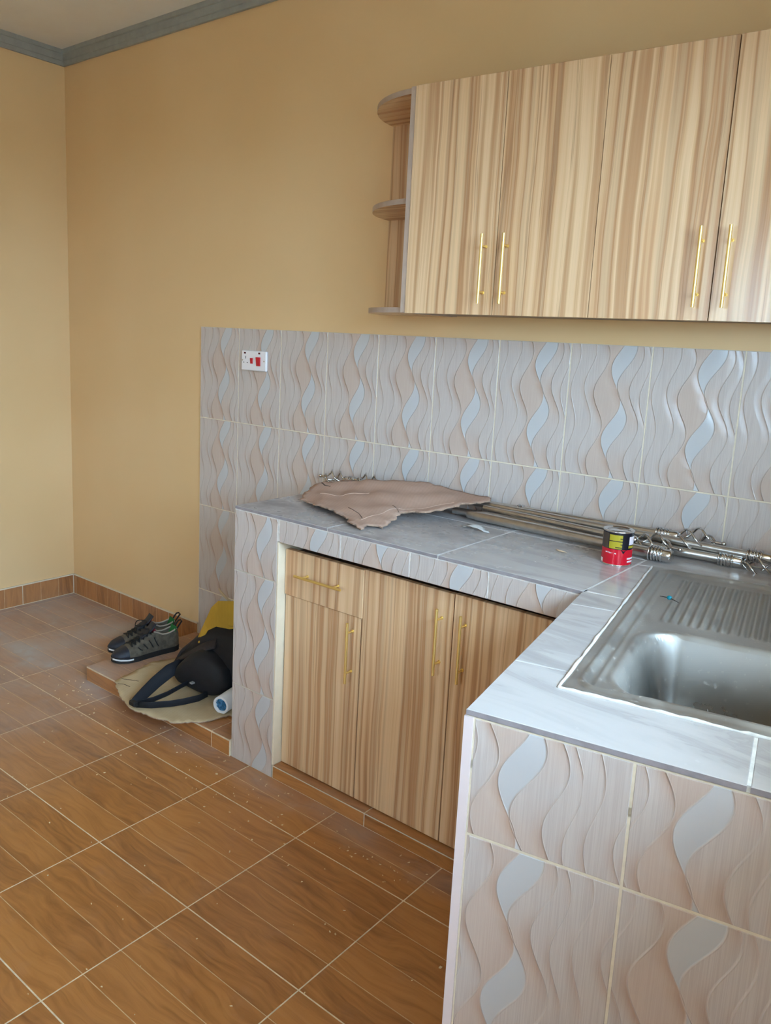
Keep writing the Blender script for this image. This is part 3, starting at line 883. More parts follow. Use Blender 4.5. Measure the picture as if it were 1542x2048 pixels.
# ---------------------------------------------------------------- curtain rods
def finial(root, p, d, r=0.0145, cage=0.10, rad=0.030, coil=True):
    """threaded collar, twisted wire cage and ball tip"""
    p, d = Vector(p), Vector(d).normalized()
    n1 = d.orthogonal().normalized(); n2 = d.cross(n1)
    def at(t, rr_=0, th=0): return p + d * t + (n1 * math.cos(th) + n2 * math.sin(th)) * rr_
    mb = MB(); mb.tube([at(-0.03), at(0.022), at(0.026)], [r * 1.22, r * 1.22, r * 0.9], 14)
    for k in range(5): mb.tube([at(-0.034 + 0.0085 * k, r * 1.34, TAU * a / 16) for a in range(16)], 0.0030, 6, closed=True)
    part('collar', mb, MAT_CHROME, root)
    if cage:
        mb = MB()
        for w_ in range(4):
            pts = []
            for i in range(15):
                t = i / 14; pts.append(at(0.024 + t * cage, 0.003 + rad * math.sin(math.pi * t) ** 0.9, TAU * (w_ / 4 + 0.6 * t)))
            mb.tube(pts, 0.0034, 7)
        part('wire_cage', mb, MAT_CHROME, root)
        mb = MB(); q = at(0.024 + cage)
        mb.tube([q, at(0.024 + cage + 0.022)], 0.0045, 8); mb.sphere(at(0.024 + cage + 0.024), 0.0068, 8)
        part('ball_tip', mb, MAT_CHROME, root)
def rod(p0, p1, r, label, left=True, right=True, joint=None, cageR=0.10, cageL=0.10):
    p0, p1 = Vector(p0), Vector(p1); d = (p1 - p0).normalized()
    o = thing('curtain_rod', (p0.x, p0.y, ZC), label, 'curtain rod', 'curtain rods lying along the back of the worktop')
    ln = (p1 - p0).length; jt = joint or 0.55
    mb = MB(); mb.tube([p0, p0 + d * ln * jt], r * 0.86, 16); part('inner_tube', mb, MAT_ROD, o)
    mb = MB(); mb.tube([p0 + d * ln * jt, p1], r, 16); part('outer_tube', mb, MAT_ROD, o)
    if right: finial(o, p1, d, r, cageR)
    if left: finial(o, p0, -d, r, cageL)
    return o
r1 = rod((2.57, -0.1325, ZC + 0.020), (3.205, -0.152, ZC + 0.020), 0.0150, 'front curtain rod ending in a ribbed collar behind the paint tin', left=False, cageR=0, joint=0.05)
r2 = rod((2.50, -0.112, ZC + 0.0185), (3.360, -0.052, ZC + 0.0185), 0.0135, 'curtain rod with collar and wire finial lying beyond the sink drainer', left=False, joint=0.1)
r3 = rod((2.165, -0.058, 0.942), (3.430, -0.052, 0.940), 0.0115, 'long thin curtain rod running into the right picture edge', joint=0.3)
r4 = rod((1.985, -0.040, 0.930), (3.180, -0.038, 0.951), 0.0115, 'rearmost curtain rod along the wall with raised wire finials at both ends', joint=0.5)
r5 = rod((2.60, -0.088, 0.938), (3.085, -0.097, 0.931), 0.0100, 'short curtain rod whose wire finial shows just behind the paint tin', left=False, joint=0.2)
mb = MB()
for t in (2.70, 2.712):
    q = Vector((t, -0.0388, 0.943)); mb.tube([q + Vector((0, math.cos(TAU * a / 12) * 0.0135, math.sin(TAU * a / 12) * 0.0135)) for a in range(12)], 0.0035, 6, closed=True)
part('joint_ring', mb, MAT_CHROME, r4)

# ---------------------------------------------------------------- loose sheets
def sheet(name, outline, inner, root, mats, th=0.004, grid=0.02, rag=0.0, wav=0.0):
    """a sheet over an outline of (x, y, z): heights interpolated, both faces and a ragged rim"""
    pts = []
    n = len(outline)
    for i in range(n):
        a, b = Vector(outline[i]), Vector(outline[(i + 1) % n])
        k = max(1, int((b - a).length / (grid * 0.5)))
        for q in range(k):
            p = a.lerp(b, q / k)
            if q and rag: p += Vector((rnd.uniform(-rag, rag), rnd.uniform(-rag, rag), 0))
            pts.append(p)
    ctrl = [Vector(p) for p in outline] + [Vector(p) for p in inner]
    def hz(x, y):
        sw_, sz_ = 0, 0
        for c_ in ctrl:
            d2 = (c_.x - x) ** 2 + (c_.y - y) ** 2 + 1e-6
            w_ = 1 / d2 ** 1.6; sw_ += w_; sz_ += w_ * c_.z
        return sz_ / sw_ + wav * noise.noise(Vector((x * 14, y * 14, 3.1)))
    xs_, ys_ = [p.x for p in pts], [p.y for p in pts]
    def inside(x, y):
        c_ = False; m_ = len(pts)
        for i in range(m_):
            a, b = pts[i], pts[i - 1]
            if (a.y > y) != (b.y > y) and x < (b.x - a.x) * (y - a.y) / (b.y - a.y) + a.x: c_ = not c_
        return c_
    v2 = [Vector((p.x, p.y)) for p in pts]
    x = min(xs_) + grid / 2
    while x < max(xs_):
        y_ = min(ys_) + grid / 2
        while y_ < max(ys_):
            if inside(x, y_) and min((Vector((x, y_)) - q).length for q in v2[:len(pts)]) > grid * 0.4: v2.append(Vector((x, y_)))
            y_ += grid
        x += grid
    m_ = len(pts)
    ed = [(i, (i + 1) % m_) for i in range(m_)]
    ov, oe, of, *_ = delaunay_2d_cdt(v2, ed, [], 1, 1e-6)
    z = [hz(p.x, p.y) for p in ov]
    k = len(ov); mb = MB()
    mb.v = [(p.x, p.y, zz + th) for p, zz in zip(ov, z)] + [(p.x, p.y, zz) for p, zz in zip(ov, z)]
    cnt = {}
    for f in of:
        f = list(f); mb.f.append(f); mb.mi.append(0); mb.sm.append(True)
        mb.f.append([i + k for i in f][::-1]); mb.mi.append(0); mb.sm.append(True)
        for a, b in zip(f, f[1:] + f[:1]): cnt[(a, b)] = 1
    for a, b in list(cnt):
        if (b, a) not in cnt: mb.f.append([b, a, a + k, b + k]); mb.mi.append(1); mb.sm.append(False)
    return part(name, mb, mats, root), hz

CB = [(2.045,-0.369,0.010),(2.003,-0.292,0.020),(1.948,-0.178,0.028),(1.989,-0.169,0.040),(2.073,-0.141,0.055),(2.174,-0.125,0.070),(2.268,-0.104,0.078),(2.333,-0.055,0.078),(2.385,-0.033,0.070),(2.468,-0.029,0.064),(2.528,-0.028,0.060),(2.572,-0.012,0.058),(2.607,-0.064,0.056),(2.594,-0.105,0.054),(2.563,-0.145,0.052),(2.552,-0.201,0.046),(2.536,-0.247,0.040),(2.502,-0.279,0.032),(2.466,-0.283,0.028),(2.433,-0.305,0.022),(2.451,-0.379,0.012),(2.473,-0.456,0.004),(2.447,-0.460,0.006),(2.429,-0.475,0.008),(2.439,-0.516,0.003),(2.407,-0.502,0.008),(2.379,-0.497,0.010),(2.331,-0.464,0.013),(2.303,-0.457,0.015),(2.259,-0.435,0.018),(2.226,-0.429,0.018),(2.179,-0.413,0.016),(2.138,-0.405,0.013),(2.081,-0.376,0.010)]
cbr = thing('cardboard_sheet', (2.25, -0.3, ZC), 'torn flat brown cardboard sheet lying on the worktop over the rods', 'cardboard')
CBz = [(x, y, ZC + h) for x, y, h in CB]
inn = [(2.20, -0.25, ZC + 0.042), (2.30, -0.22, ZC + 0.056), (2.40, -0.18, ZC + 0.060), (2.30, -0.36, ZC + 0.026), (2.38, -0.31, ZC + 0.034), (2.40, -0.40, ZC + 0.018), (2.10, -0.27, ZC + 0.030), (2.15, -0.34, ZC + 0.022), (2.46, -0.12, ZC + 0.064), (2.34, -0.13, ZC + 0.074)]
ob, hz1 = sheet('board', CBz, inn, cbr, [MAT_CARD, MAT_CARD_E], 0.004, 0.020, 0.006)
def crease(name, pts, root, hz, m, w=0.0022, lift=0.0046):
    mb = MB(); q = []
    for a, b in zip(pts, pts[1:]):
        for k in range(8): q.append((a[0] + (b[0] - a[0]) * k / 8, a[1] + (b[1] - a[1]) * k / 8))
    q.append(pts[-1])
    mb.tube([(x, y, hz(x, y) + lift - w * 0.6) for x, y in q], w, 5)
    part(name, mb, m, root)
MAT_CREASE = flat('pale_crease', srgb(196, 166, 148), 0.9)
MAT_TEAR = flat('dark_tear', srgb(72, 52, 42), 0.9)
crease('crease', [(2.075, -0.30), (2.17, -0.29), (2.24, -0.235)], cbr, hz1, MAT_CREASE, 0.0016)
crease('crease', [(2.385, -0.455), (2.395, -0.375), (2.405, -0.30)], cbr, hz1, MAT_CREASE, 0.0016)
crease('crease', [(2.405, -0.29), (2.48, -0.235), (2.53, -0.16)], cbr, hz1, MAT_CREASE, 0.0014)
crease('crease', [(2.28, -0.39), (2.34, -0.41), (2.38, -0.44)], cbr, hz1, MAT_TEAR, 0.0010)
crease('tear', [(1.985, -0.195), (2.02, -0.215), (2.045, -0.215)], cbr, hz1, MAT_TEAR, 0.0022)
crease('tear', [(2.055, -0.172), (2.085, -0.165)], cbr, hz1, MAT_TEAR, 0.0016)
crease('tear', [(2.38, -0.29), (2.415, -0.305), (2.428, -0.318)], cbr, hz1, MAT_TEAR, 0.0014)

# litter on the worktop
MAT_CLEAR = flat('crumpled_clear_film', srgb(206, 206, 204), 0.2)
sc = thing('plastic_scrap', (2.66, -0.235, ZC), 'crumpled clear plastic scrap on the worktop beside the rods', 'litter')
sheet('film', [(2.60, -0.215, ZC + 0.002), (2.635, -0.205, ZC + 0.008), (2.70, -0.22, ZC + 0.003), (2.715, -0.24, ZC + 0.001), (2.66, -0.245, ZC + 0.010), (2.615, -0.235, ZC + 0.004)], [(2.65, -0.225, ZC + 0.014)], sc, [MAT_CLEAR, MAT_CLEAR], 0.0006, 0.01, 0.002)
sc = thing('wood_splinter', (2.965, -0.272, ZC), 'small pale wood splinter on the worktop left of the paint tin', 'litter')
mb = MB(); mb.tube([(2.945, -0.262, ZC + 0.003), (2.962, -0.276, ZC + 0.004), (2.982, -0.274, ZC + 0.003)], [0.0015, 0.003, 0.001], 5)
part('splinter', mb, flat('pale_wood', srgb(206, 180, 150), 0.8), sc)
sc = thing('blue_bead', (3.34, -0.489, ZC + 0.003), 'tiny teal plastic cap lying on the sink drainer', 'litter')
mb = MB(); q = L(0.187, -0.042, ZC + 0.009); mb.sphere(q, 0.0055, 8, 0, (1.1, 0.9, 0.9))
part('cap', mb, flat('teal_plastic', srgb(10, 130, 150), 0.2), sc)
mb = MB(); mb.tube([q + Vector((-0.024, 0.006, -0.003)), q, q + Vector((0.026, -0.012, -0.003))], [0.0006, 0.0016, 0.0005], 5)
part('wire', mb, MAT_BLK, sc)

# ---------------------------------------------------------------- paint tin
TC = Vector((3.117, -0.256, ZC))
tin = thing('paint_tin', TC, 'small red and black paint tin standing on the counter corner', 'paint tin')
TR, THt = 0.0395, 0.0930
MAT_TRED = flat('red_tin_paint', srgb(206, 18, 42), 0.22)
MAT_TBLK = flat('black_tin_paint', srgb(24, 24, 34), 0.2)
MAT_TBRN = flat('brown_black_tin_reflection', srgb(74, 62, 54), 0.22)
MAT_TYEL = flat('yellow_tin_print', srgb(176, 160, 40), 0.3)
MAT_TWHT = flat('white_tin_print', srgb(240, 226, 232), 0.3)
MAT_TIN = flat('tinplate', (0.75, 0.76, 0.77, 1), 0.2, 1.0)
FA = math.atan2(CAM.y - TC.y, CAM.x - TC.x)
mb = MB(); mb.lathe([(0.0, 0.001), (TR - 0.002, 0.001), (TR + 0.0012, 0.0), (TR + 0.0014, 0.0025), (TR, 0.0035)], TC, 40); part('bottom_rim', mb, MAT_TIN, tin)
mb = MB(); mb.lathe([(TR, 0.0033), (TR, THt * 0.48)], TC, 48); part('red_band', mb, MAT_TRED, tin)
mb = MB(); mb.lathe([(TR, THt * 0.48), (TR, THt - 0.004)], TC, 48); part('black_band', mb, MAT_TBLK, tin)
mb = MB(); mb.lathe([(TR, THt - 0.004), (TR + 0.0012, THt - 0.003), (TR + 0.0012, THt), (TR - 0.0015, THt), (TR - 0.003, THt - 0.004), (TR - 0.012, THt - 0.0035), (TR - 0.013, THt - 0.0015), (TR - 0.015, THt - 0.005), (0.0001, THt - 0.005)], TC, 48); part('lid', mb, MAT_TIN, tin)
def patch(name, m, th0, th1, z0, z1, dr_=0.0003, poly=None):
    mb = MB()
    if poly is None: mb.lathe([(TR + dr_, z0 * THt), (TR + dr_, z1 * THt)], TC, 14, 0, (FA + math.radians(th0), FA + math.radians(th1)))
    else:
        v = [(TC.x + (TR + dr_) * math.cos(FA + math.radians(t)), TC.y + (TR + dr_) * math.sin(FA + math.radians(t)), TC.z + z * THt) for t, z in poly]
        mb.add(v, [list(range(len(v)))])
    part(name, mb, m, tin)
patch('brown_reflection', MAT_TBRN, -88, -36, 0.485, 0.93)  # brownish reflection on the black band, painted as a patch
patch('yellow_panel', MAT_TYEL, -33, 17, 0.73, 0.90)
patch('yellow_panel', MAT_TYEL, -33, 17, 0.50, 0.705)
for z, a, b in ((0.79, 8, 17), (0.62, 10, 17), (0.53, -8, 17)): patch('print_line', MAT_TBLK, a, b, z, z + 0.022, 0.0005)
patch('white_panel', MAT_TWHT, 46, 80, 0.62, 0.86); patch('yellow_strip', MAT_TYEL, 44, 80, 0.53, 0.60)
patch('black_point', MAT_TBLK, 0, 0, 0, 0, 0.0004, [(13, 0.485), (18, 0.43), (24, 0.36), (30, 0.43), (38, 0.485)])
patch('white_mark', MAT_TWHT, 0, 0, 0, 0, 0.0004, [(-46, 0.385), (-30, 0.39), (-22, 0.375), (-3, 0.375), (-3, 0.345), (-22, 0.345), (-30, 0.352), (-46, 0.36)])
for z, a in ((0.20, 42), (0.11, 44)): patch('white_lettering', MAT_TWHT, a, 78, z, z + 0.05, 0.0004)
patch('white_lettering', MAT_TWHT, -80, -60, 0.05, 0.16, 0.0004)

# ---------------------------------------------------------------- shoes
MAT_UPPER = flat('olive_grey_nubuck', srgb(92, 84, 72), 0.85, var=0.28, scale=45, bump=0.2)
MAT_TOE = flat('navy_black_rubber', srgb(30, 34, 46), 0.55, var=0.2, scale=60)
MAT_SOLE = flat('black_rubber_sole', srgb(26, 24, 24), 0.7)
MAT_MID = flat('white_midsole', srgb(226, 226, 228), 0.5)
MAT_LACE = flat('black_lace', srgb(18, 20, 26), 0.7)
MAT_LINER = flat('dark_lining', srgb(38, 30, 34), 0.9)
MAT_INRED = flat('maroon_lining', srgb(130, 30, 46), 0.9)
MAT_GREEN = flat('green_lining', srgb(28, 110, 52), 0.9)
MAT_PALE = flat('pale_collar_trim', srgb(176, 164, 152), 0.8)
def shoe(heel, toe, zz, label, roll=0.0):
    heel, toe = Vector((heel[0], heel[1], zz)), Vector((toe[0], toe[1], zz))
    fx = (toe - heel).normalized(); ln = (toe - heel).length; fy = EZ.cross(fx)
    root = thing('hiking_shoe', heel, label, 'shoe', 'pair of hiking shoes on the tiled step')
    def W(t, y, z): return heel + fx * (t * ln) + fy * y + EZ * (z + max(0, t - 0.78) ** 2 * 0.25 * 1.0 * (0.5 if z < 0.03 else 0.3))
    def hw(t):
        pts = [(0, 0.012), (0.03, 0.024), (0.1, 0.033), (0.3, 0.034), (0.5, 0.040), (0.68, 0.048), (0.82, 0.045), (0.92, 0.034), (0.97, 0.022), (1.0, 0.006)]
        for (a, b), (c_, d) in zip(pts, pts[1:]):
            if t <= c_: return b + (d - b) * (t - a) / (c_ - a)
        return 0.006
    def ht(t):
        pts = [(0, 0.082), (0.04, 0.100), (0.14, 0.088), (0.26, 0.084), (0.40, 0.108), (0.48, 0.104), (0.62, 0.082), (0.78, 0.062), (0.9, 0.050), (0.97, 0.038), (1.0, 0.026)]
        for (a, b), (c_, d) in zip(pts, pts[1:]):
            if t <= c_: return b + (d - b) * (t - a) / (c_ - a)
        return 0.026
    st = [0, 0.02, 0.05, 0.1, 0.16, 0.22, 0.28, 0.34, 0.40, 0.44, 0.5, 0.56, 0.62, 0.68, 0.74, 0.8, 0.86, 0.91, 0.95, 0.98, 1.0]
    def prof(t, off=0.0):
        w, h = hw(t) + off, ht(t) + off
        if 0.03 < t < 0.43:
            q = [(1, 0.018), (1.04, 0.3 * h), (0.95, 0.62 * h), (0.80, 0.93 * h), (0.70, h), (0.60, 0.93 * h), (0.55, 0.05), (0.0, 0.042)]
        else:
            q = [(1, 0.018), (1.05, 0.3 * h), (0.98, 0.55 * h), (0.84, 0.78 * h), (0.66, 0.90 * h), (0.46, 0.96 * h), (0.24, 0.99 * h), (0.0, h)]
        return [(-a * w, z) for a, z in q] + [(a * w, z) for a, z in q[-2::-1]]
    def loft(mb, ts, off=0.0, lo=0, hi=15):
        v = []; k = hi - lo
        for t in ts: v += [W(t, *p) for p in prof(t, off)[lo:hi]]
        mb.add(v, [[i * k + j, (i + 1) * k + j, (i + 1) * k + j + 1, i * k + j + 1] for i in range(len(ts) - 1) for j in range(k - 1)], 0, True)
        return mb
    part('upper', loft(MB(), st), MAT_UPPER, root)
    part('toe_cap', loft(MB(), [0.80, 0.83, 0.86, 0.89, 0.92, 0.95, 0.98, 1.0], 0.0018), MAT_TOE, root, label='navy-black rubber toe cap')
    # foxing around the rear and sides
    out = [(t, hw(t)) for t in [0, 0.01, 0.03, 0.06, 0.1, 0.2, 0.3, 0.4, 0.5, 0.6, 0.68, 0.75, 0.82, 0.87, 0.92, 0.95, 0.975, 1.0]]
    def ring(z0, z1, ex, m, name, tr=None):
        o_ = [(t, w) for t, w in out if tr is None or t >= tr]
        lp = [(t, -w - ex) for t, w in o_] + [(t, w + ex) for t, w in o_[::-1]]
        n = len(lp); mb = MB()
        v = [W(t, y_, z0) for t, y_ in lp] + [W(t, y_, z1) for t, y_ in lp]
        mb.add(v, [[i, (i + 1) % n, n + (i + 1) % n, n + i] for i in range(n)] + [list(range(n))[::-1], list(range(n, 2 * n))])
        part(name, mb, m, root)
    ring(0.0, 0.011, 0.002, MAT_SOLE, 'outsole'); ring(0.011, 0.023, 0.003, MAT_SOLE, 'foxing'); ring(0.0110, 0.0175, 0.0040, MAT_MID, 'midsole', 0.74)
    # laces
    mb = MB()
    def top(t, s): return W(t, s * hw(t) * 0.62, ht(t) * 0.915 + 0.003)
    ev = [0.45, 0.51, 0.57, 0.63, 0.69, 0.745]
    for a, b in zip(ev, ev[1:]):
        for s in (-1, 1):
            mid = W((a + b) / 2, 0, (ht(a) + ht(b)) / 2 + 0.006); mb.tube([top(a, s), mid, top(b, -s)], 0.0026, 6)
    for a in ev: mb.tube([top(a, -1), W(a, 0, ht(a) + 0.005), top(a, 1)], 0.0024, 6)
    for s in (-1, 1):
        c0 = W(0.45, 0, ht(0.45) + 0.010); lp = [c0 + fy * s * 0.03 * math.sin(math.pi * k / 8) * 1.2 + fx * (0.05 * k / 8) + EZ * (-0.012 * k / 8) for k in range(9)]
        mb.tube(lp, 0.0024, 6)
    part('laces', mb, MAT_LACE, root)
    mb = MB(); mb.ribbon([W(0.60, 0, ht(0.6) + 0.001), W(0.5, 0, ht(0.5) + 0.003), W(0.43, 0, 0.116), W(0.385, 0, 0.133), W(0.37, 0, 0.140)], 0.046, 0.007, tuple(fy))
    part('tongue', mb, MAT_TOE, root)
    mb = MB()
    for s in (-1, 1): mb.tube([W(t, s * hw(t) * 0.70, ht(t) + 0.001) for t in (0.05, 0.1, 0.16, 0.22, 0.28, 0.34, 0.41)], 0.0035, 6)
    mb.tube([W(0.05, -hw(0.05) * 0.7, ht(0.05)), W(0.03, 0, 0.098), W(0.05, hw(0.05) * 0.7, ht(0.05))], 0.004, 6)
    part('collar_trim', mb, MAT_PALE, root, label='pale collar trim')
    mb = MB(); mb.ribbon([W(0.28, 0, 0.062), W(0.36, 0, 0.085), W(0.395, 0, 0.118)], 0.050, 0.006, tuple(fy)); part('tongue_lining', mb, MAT_INRED, root, label='maroon lining')
    mb = MB(); mb.ribbon([W(0.16, 0, 0.055), W(0.10, 0, 0.075), W(0.055, 0, 0.108)], 0.050, 0.006, tuple(fy)); part('heel_lining', mb, MAT_GREEN, root, label='green heel lining')
    mb = MB(); mb.tube([W(0.02, 0, 0.085)] + [W(-0.03 + 0.045 * math.cos(a), 0, 0.112 + 0.016 * math.sin(a)) for a in (2.6, 1.9, 1.2, 0.5)] + [W(0.05, 0, 0.102)], 0.0035, 6)
    part('pull_tab', mb, MAT_LACE, root)
    for s in (-1, 1):
        for k in range(4):
            t = 0.36 + k * 0.085; mb = MB()
            mb.tube([W(t, s * (hw(t) * 1.045 + 0.0005), 0.045), W(t + 0.03, s * (hw(t + 0.03) * 0.99 + 0.001), ht(t) * 0.6), W(t + 0.06, s * (hw(t + 0.06) * 0.86 + 0.0015), ht(t + 0.06) * 0.80)], 0.0022, 5)
            part('side_cord', mb, MAT_LACE, root)
    if roll: pass
    return root
shoe((1.142, -0.180), (1.088, -0.478), PZ + 0.0005, 'grey hiking shoe nearest the black bag, maroon lining showing')
shoe((1.062, -0.128), (0.985, -0.428), PZ + 0.0005, 'grey hiking shoe on the outer edge of the step, away from the bag')

# ---------------------------------------------------------------- things on the step beside the shoes
cb2 = thing('cardboard_mat', (1.55, -0.4, PZ), 'pale torn cardboard spread on the tiled step under the bag', 'cardboard')
z0 = PZ + 0.001
ob, hz2 = sheet('board', [(1.262, -0.578, z0 + 0.004), (1.235, -0.47, z0 + 0.003), (1.205, -0.36, z0 + 0.002), (1.24, -0.26, z0), (1.5, -0.19, z0), (1.93, -0.19, z0), (1.93, -0.43, z0), (1.808, -0.458, z0 + 0.004), (1.775, -0.560, z0 + 0.002), (1.705, -0.632, z0), (1.600, -0.654, z0 - 0.004), (1.490, -0.660, z0 - 0.010), (1.40, -0.640, z0 - 0.006), (1.31, -0.606, z0)],
               [(1.45, -0.5, z0 + 0.002), (1.6, -0.5, z0 + 0.001), (1.4, -0.4, z0 + 0.002), (1.3, -0.5, z0 + 0.003), (1.6, -0.57, z0 + 0.001), (1.45, -0.575, z0 + 0.001)], cb2, [MAT_CARD2, MAT_CARD_E], 0.0035, 0.025, 0.004)
crease('tear', [(1.265, -0.55), (1.30, -0.53), (1.33, -0.515)], cb2, hz2, MAT_TEAR, 0.0018, 0.004)
crease('tear', [(1.29, -0.585), (1.31, -0.57), (1.345, -0.566)], cb2, hz2, MAT_TEAR, 0.0018, 0.004)

MAT_BAG = flat('black_nylon', srgb(20, 20, 26), 0.75, var=0.25, scale=18, bump=0.15)
MAT_BAGP = flat('brown_black_webbing', srgb(46, 38, 38), 0.8, var=0.15, scale=60)
MAT_STRAP = flat('navy_black_webbing', srgb(18, 22, 32), 0.7)
MAT_GREYBIT = flat('grey_zip_metal', srgb(150, 148, 146), 0.4)
bag = thing('backpack', (1.62, -0.25, PZ + 0.005), 'black backpack slumped on the cardboard behind the pillar', 'backpack')
def blob(cx, cy, z0, hx, hy, hzf, nu=40, nv=22, ex=2.6, seed=0.0, amp=0.02):
    v = []; sp = lambda c_, e_: math.copysign(abs(c_) ** (2 / e_), c_)
    for i in range(nv + 1):
        ph = -math.pi / 2 + math.pi * i / nv
        for j in range(nu):
            th = TAU * j / nu
            x = cx + hx * sp(math.cos(ph), ex) * sp(math.cos(th), ex); y_ = cy + hy * sp(math.cos(ph), ex) * sp(math.sin(th), ex)
            k = (sp(math.sin(ph), ex) + 1) / 2
            n_ = noise.noise(Vector((x * 7 + seed, y_ * 7, k * 2.2))) + 0.5 * noise.noise(Vector((x * 17 + seed, y_ * 17, k * 5)))
            H = hzf(x)
            x += n_ * amp * 0.6 * min(1, k * 4); y_ += n_ * amp * min(1, k * 4)
            v.append((x, y_, z0 + k * H + n_ * amp * 0.7 * min(1, k * 3)))
    F = [[i * nu + j, i * nu + (j + 1) % nu, (i + 1) * nu + (j + 1) % nu, (i + 1) * nu + j] for i in range(nv) for j in range(nu)]
    mb = MB(); mb.add(v, F, 0, True); return mb
def bagh(x): return 0.085 + 0.170 * ss(x, 1.30, 1.58)
from mathutils.bvhtree import BVHTree
mbb = blob(1.612, -0.242, PZ + 0.006, 0.305, 0.140, bagh, amp=0.026)
bvh = BVHTree.FromPolygons([Vector(p) for p in mbb.v], mbb.f)
def drape(x, y_, lift=0.004):
    h = bvh.ray_cast(Vector((x, y_, 2.0)), Vector((0, 0, -1)))
    return (x, y_, (h[0].z if h[0] is not None else PZ + 0.006) + lift)
part('body', mbb, MAT_BAG, bag)
part('front_pocket', blob(1.572, -0.380, PZ + 0.007, 0.150, 0.078, lambda x: 0.085 + 0.085 * ss(x, 1.42, 1.58), 30, 16, 2.5, 5.0, 0.016), MAT_BAG, bag)
mb = MB(); mb.ribbon([(1.352, -0.368, 0.085)] + [drape(x, y_, 0.006) for x, y_ in ((1.362, -0.325), (1.40, -0.305), (1.45, -0.295), (1.51, -0.285), (1.58, -0.26))], 0.058, 0.013, (0.55, -0.8, 0.0)); part('padded_strap', mb, MAT_BAGP, bag)
mb = MB(); mb.ribbon([(1.435, -0.405, 0.160), (1.49, -0.402, 0.195), (1.55, -0.385, 0.235), (1.62, -0.365, 0.272)], lambda i: 0.016 + 0.012 * i, 0.007, (0.6, -0.6, -0.4)); part('seam_fold', mb, MAT_BAGP, bag)
# looped shoulder strap hanging to the edge of the step
mb = MB(); mb.ribbon([(1.47, -0.39, 0.150), (1.455, -0.46, 0.135), (1.462, -0.53, 0.112), (1.478, -0.59, 0.095), (1.490, -0.632, 0.082), (1.496, -0.652, 0.076)], lambda i: 0.056 - 0.004 * i, 0.008, (0.48, 0.26, -0.63)); part('shoulder_strap', mb, MAT_STRAP, bag)
mb = MB(); mb.ribbon([(1.499, -0.650, 0.074), (1.555, -0.622, 0.080), (1.61, -0.575, 0.088), (1.635, -0.53, 0.090), (1.648, -0.47, 0.088), (1.65, -0.43, 0.094)], 0.028, 0.003, (0.1, -0.2, 1.0)); part('adjuster_strap', mb, MAT_STRAP, bag)
mb = MB(); mb.ribbon([(1.502, -0.642, 0.076), (1.53, -0.59, 0.084), (1.548, -0.54, 0.096), (1.552, -0.48, 0.108), (1.552, -0.38, 0.120)], 0.026, 0.003, (0.4, 0.0, 1.0)); part('adjuster_strap', mb, MAT_STRAP, bag)
mb = MB(); q = Vector((1.497, -0.655, 0.0755)); mb.box(q - Vector((0.018, 0.010, 0.006)), q + Vector((0.018, 0.010, 0.014)), bev=0.004); part('buckle', mb, MAT_SOLE, bag)
mb = MB(); mb.tube([drape(1.375, -0.335, 0.003), drape(1.368, -0.350, 0.004), drape(1.362, -0.362, 0.004)], [0.0015, 0.003, 0.0025], 6); part('zip_pull', mb, MAT_GREYBIT, bag)
mb = MB(); mb.box((1.585, -0.4655, 0.125), (1.600, -0.450, 0.131), bev=0.001); part('metal_tag', mb, MAT_GREYBIT, bag)
# yellow card
yc = thing('yellow_card', (1.56, -0.3, 0.36), 'folded yellow printed card resting on top of the black backpack', 'card')
def quadslab(v, th, nrm):
    n = Vector(nrm).normalized() * th; k = len(v); mb = MB()
    vv = [Vector(p) for p in v]; mb.add([p for p in vv] + [p + n for p in vv], [list(range(k)), list(range(k, 2 * k))[::-1]] + [[(i + 1) % k, i, k + i, k + (i + 1) % k] for i in range(k)])
    return mb
part('panel', quadslab([(1.588, -0.340, 0.323), (1.66, -0.290, 0.312), (1.85, -0.15, 0.285), (1.85, -0.15, 0.385), (1.66, -0.290, 0.432), (1.598, -0.340, 0.430)], 0.003, (-0.6, 0.7, 0)), MAT_CARD_Y, yc)
part('folded_flap', quadslab([(1.588, -0.340, 0.323), (1.598, -0.340, 0.430), (1.560, -0.341, 0.395), (1.522, -0.342, 0.325), (1.500, -0.356, 0.262), (1.512, -0.366, 0.240), (1.526, -0.362, 0.246), (1.548, -0.348, 0.298)], 0.003, (0, 1, 0.1)), MAT_CARD_Y, yc)
part('brown_flap', quadslab([(1.585, -0.315, 0.462), (1.625, -0.305, 0.430), (1.625, -0.300, 0.416), (1.583, -0.313, 0.448), (1.573, -0.320, 0.472)], 0.003, (0, 1, 0.2)), MAT_CARD2, yc)
for a, b in (((1.63, -0.3108, 0.330), (1.65, -0.2970, 0.328)), ((1.63, -0.3108, 0.425), (1.655, -0.2935, 0.425)), ((1.605, -0.328, 0.375), (1.655, -0.2935, 0.373)), ((1.605, -0.328, 0.352), (1.655, -0.2935, 0.350))):
    mb = MB(); a, b = Vector(a) + Vector((-0.0005, -0.0006, 0)), Vector(b) + Vector((-0.0005, -0.0006, 0)); mb.tube([a, (a + b) / 2, b], 0.0010, 5); part('printed_mark', mb, MAT_PRINT, yc)

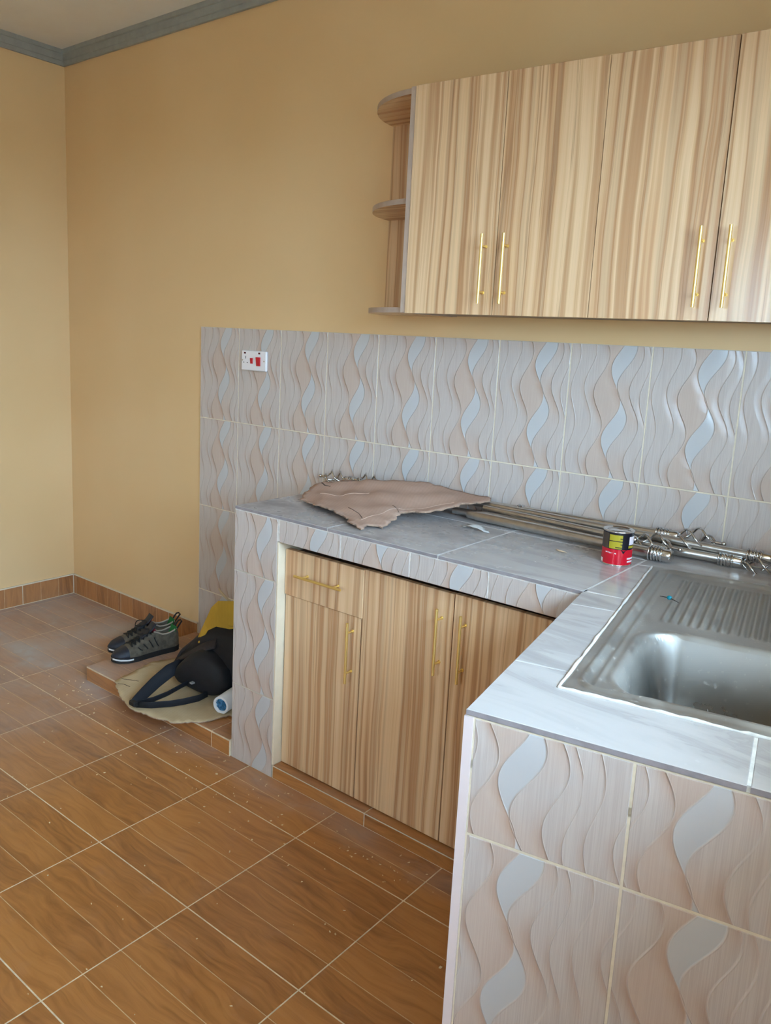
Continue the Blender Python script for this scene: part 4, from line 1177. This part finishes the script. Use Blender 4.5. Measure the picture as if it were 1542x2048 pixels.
# white tube
tb = thing('white_pipe', (1.772, -0.47, PZ), 'short white plastic pipe stuffed with blue film on the cardboard', 'pipe')
MAT_PIPE = flat('white_pipe_plastic', srgb(228, 228, 232), 0.35)
MAT_BFILM = flat('blue_film', srgb(52, 112, 150), 0.25, var=0.5, scale=60, bump=0.8)
pa = Vector((1.772, -0.470, PZ + 0.0335 + 0.0048)); pd = Vector((-0.25, 0.97, 0.0)).normalized()
mb = MB(); n1 = pd.orthogonal().normalized(); n2 = pd.cross(n1)
v = []; prof_ = [(0.0335, 0.10), (0.0335, 0.001), (0.0325, 0.0), (0.0255, 0.0), (0.0245, 0.001), (0.0245, 0.10)]
for a in range(28):
    th = TAU * a / 28
    for r_, t_ in prof_: v.append(pa + pd * t_ + (n1 * math.cos(th) + n2 * math.sin(th)) * r_)
k = len(prof_)
mb.add(v, [[a * k + i, ((a + 1) % 28) * k + i, ((a + 1) % 28) * k + i + 1, a * k + i + 1] for a in range(28) for i in range(k - 1)], 0, True)
part('pipe', mb, MAT_PIPE, tb)
mb = MB(); v = []; F = []
for i in range(6):
    for a in range(20):
        th = TAU * a / 20; r_ = 0.0244 * i / 5
        d_ = 0.010 + 0.010 * noise.noise(Vector((r_ * 160 * math.cos(th), r_ * 160 * math.sin(th), 1.7)))
        v.append(pa + pd * d_ + (n1 * math.cos(th) + n2 * math.sin(th)) * r_)
for i in range(5):
    for a in range(20): F.append([i * 20 + a, i * 20 + (a + 1) % 20, (i + 1) * 20 + (a + 1) % 20, (i + 1) * 20 + a])
mb.add(v, F); part('blue_stuffing', mb, MAT_BFILM, tb)

# ---------------------------------------------------------------- sawdust and plaster crumbs on the floor
mb = MB()
for k in range(330):
    x, y_ = rnd.uniform(0.2, 3.3), rnd.uniform(-2.3, -0.59)
    if k % 3 == 0: y_ = -0.59 - abs(rnd.gauss(0, 0.12)); x = rnd.uniform(1.0, 3.0)
    if x > 3.10 and y_ > -1.4: continue
    s_ = rnd.uniform(0.0012, 0.0042) * (1.5 if rnd.random() < 0.12 else 1); th = rnd.uniform(0, TAU); e_ = rnd.uniform(0.25, 0.8)
    c_, s2 = math.cos(th), math.sin(th)
    q = [(1, 0), (0.2, e_), (-1, 0.2 * e_), (-0.1, -e_)]
    b0 = [(x + s_ * (a * c_ - b * s2), y_ + s_ * (a * s2 + b * c_), 0.0002) for a, b in q]
    t0 = [(p[0], p[1], 0.0008 + rnd.uniform(0, 0.0016)) for p in b0]
    mb.add(b0 + t0, [[4, 5, 6, 7], [0, 1, 5, 4], [1, 2, 6, 5], [2, 3, 7, 6], [3, 0, 4, 7]])
sd = part('sawdust_crumbs', mb, flat('pale_crumbs', srgb(222, 200, 160), 0.9, var=0.15, scale=3), None)
tag(sd, 'pale sawdust and plaster crumbs scattered over the brown floor tiles', 'debris', kind='stuff')
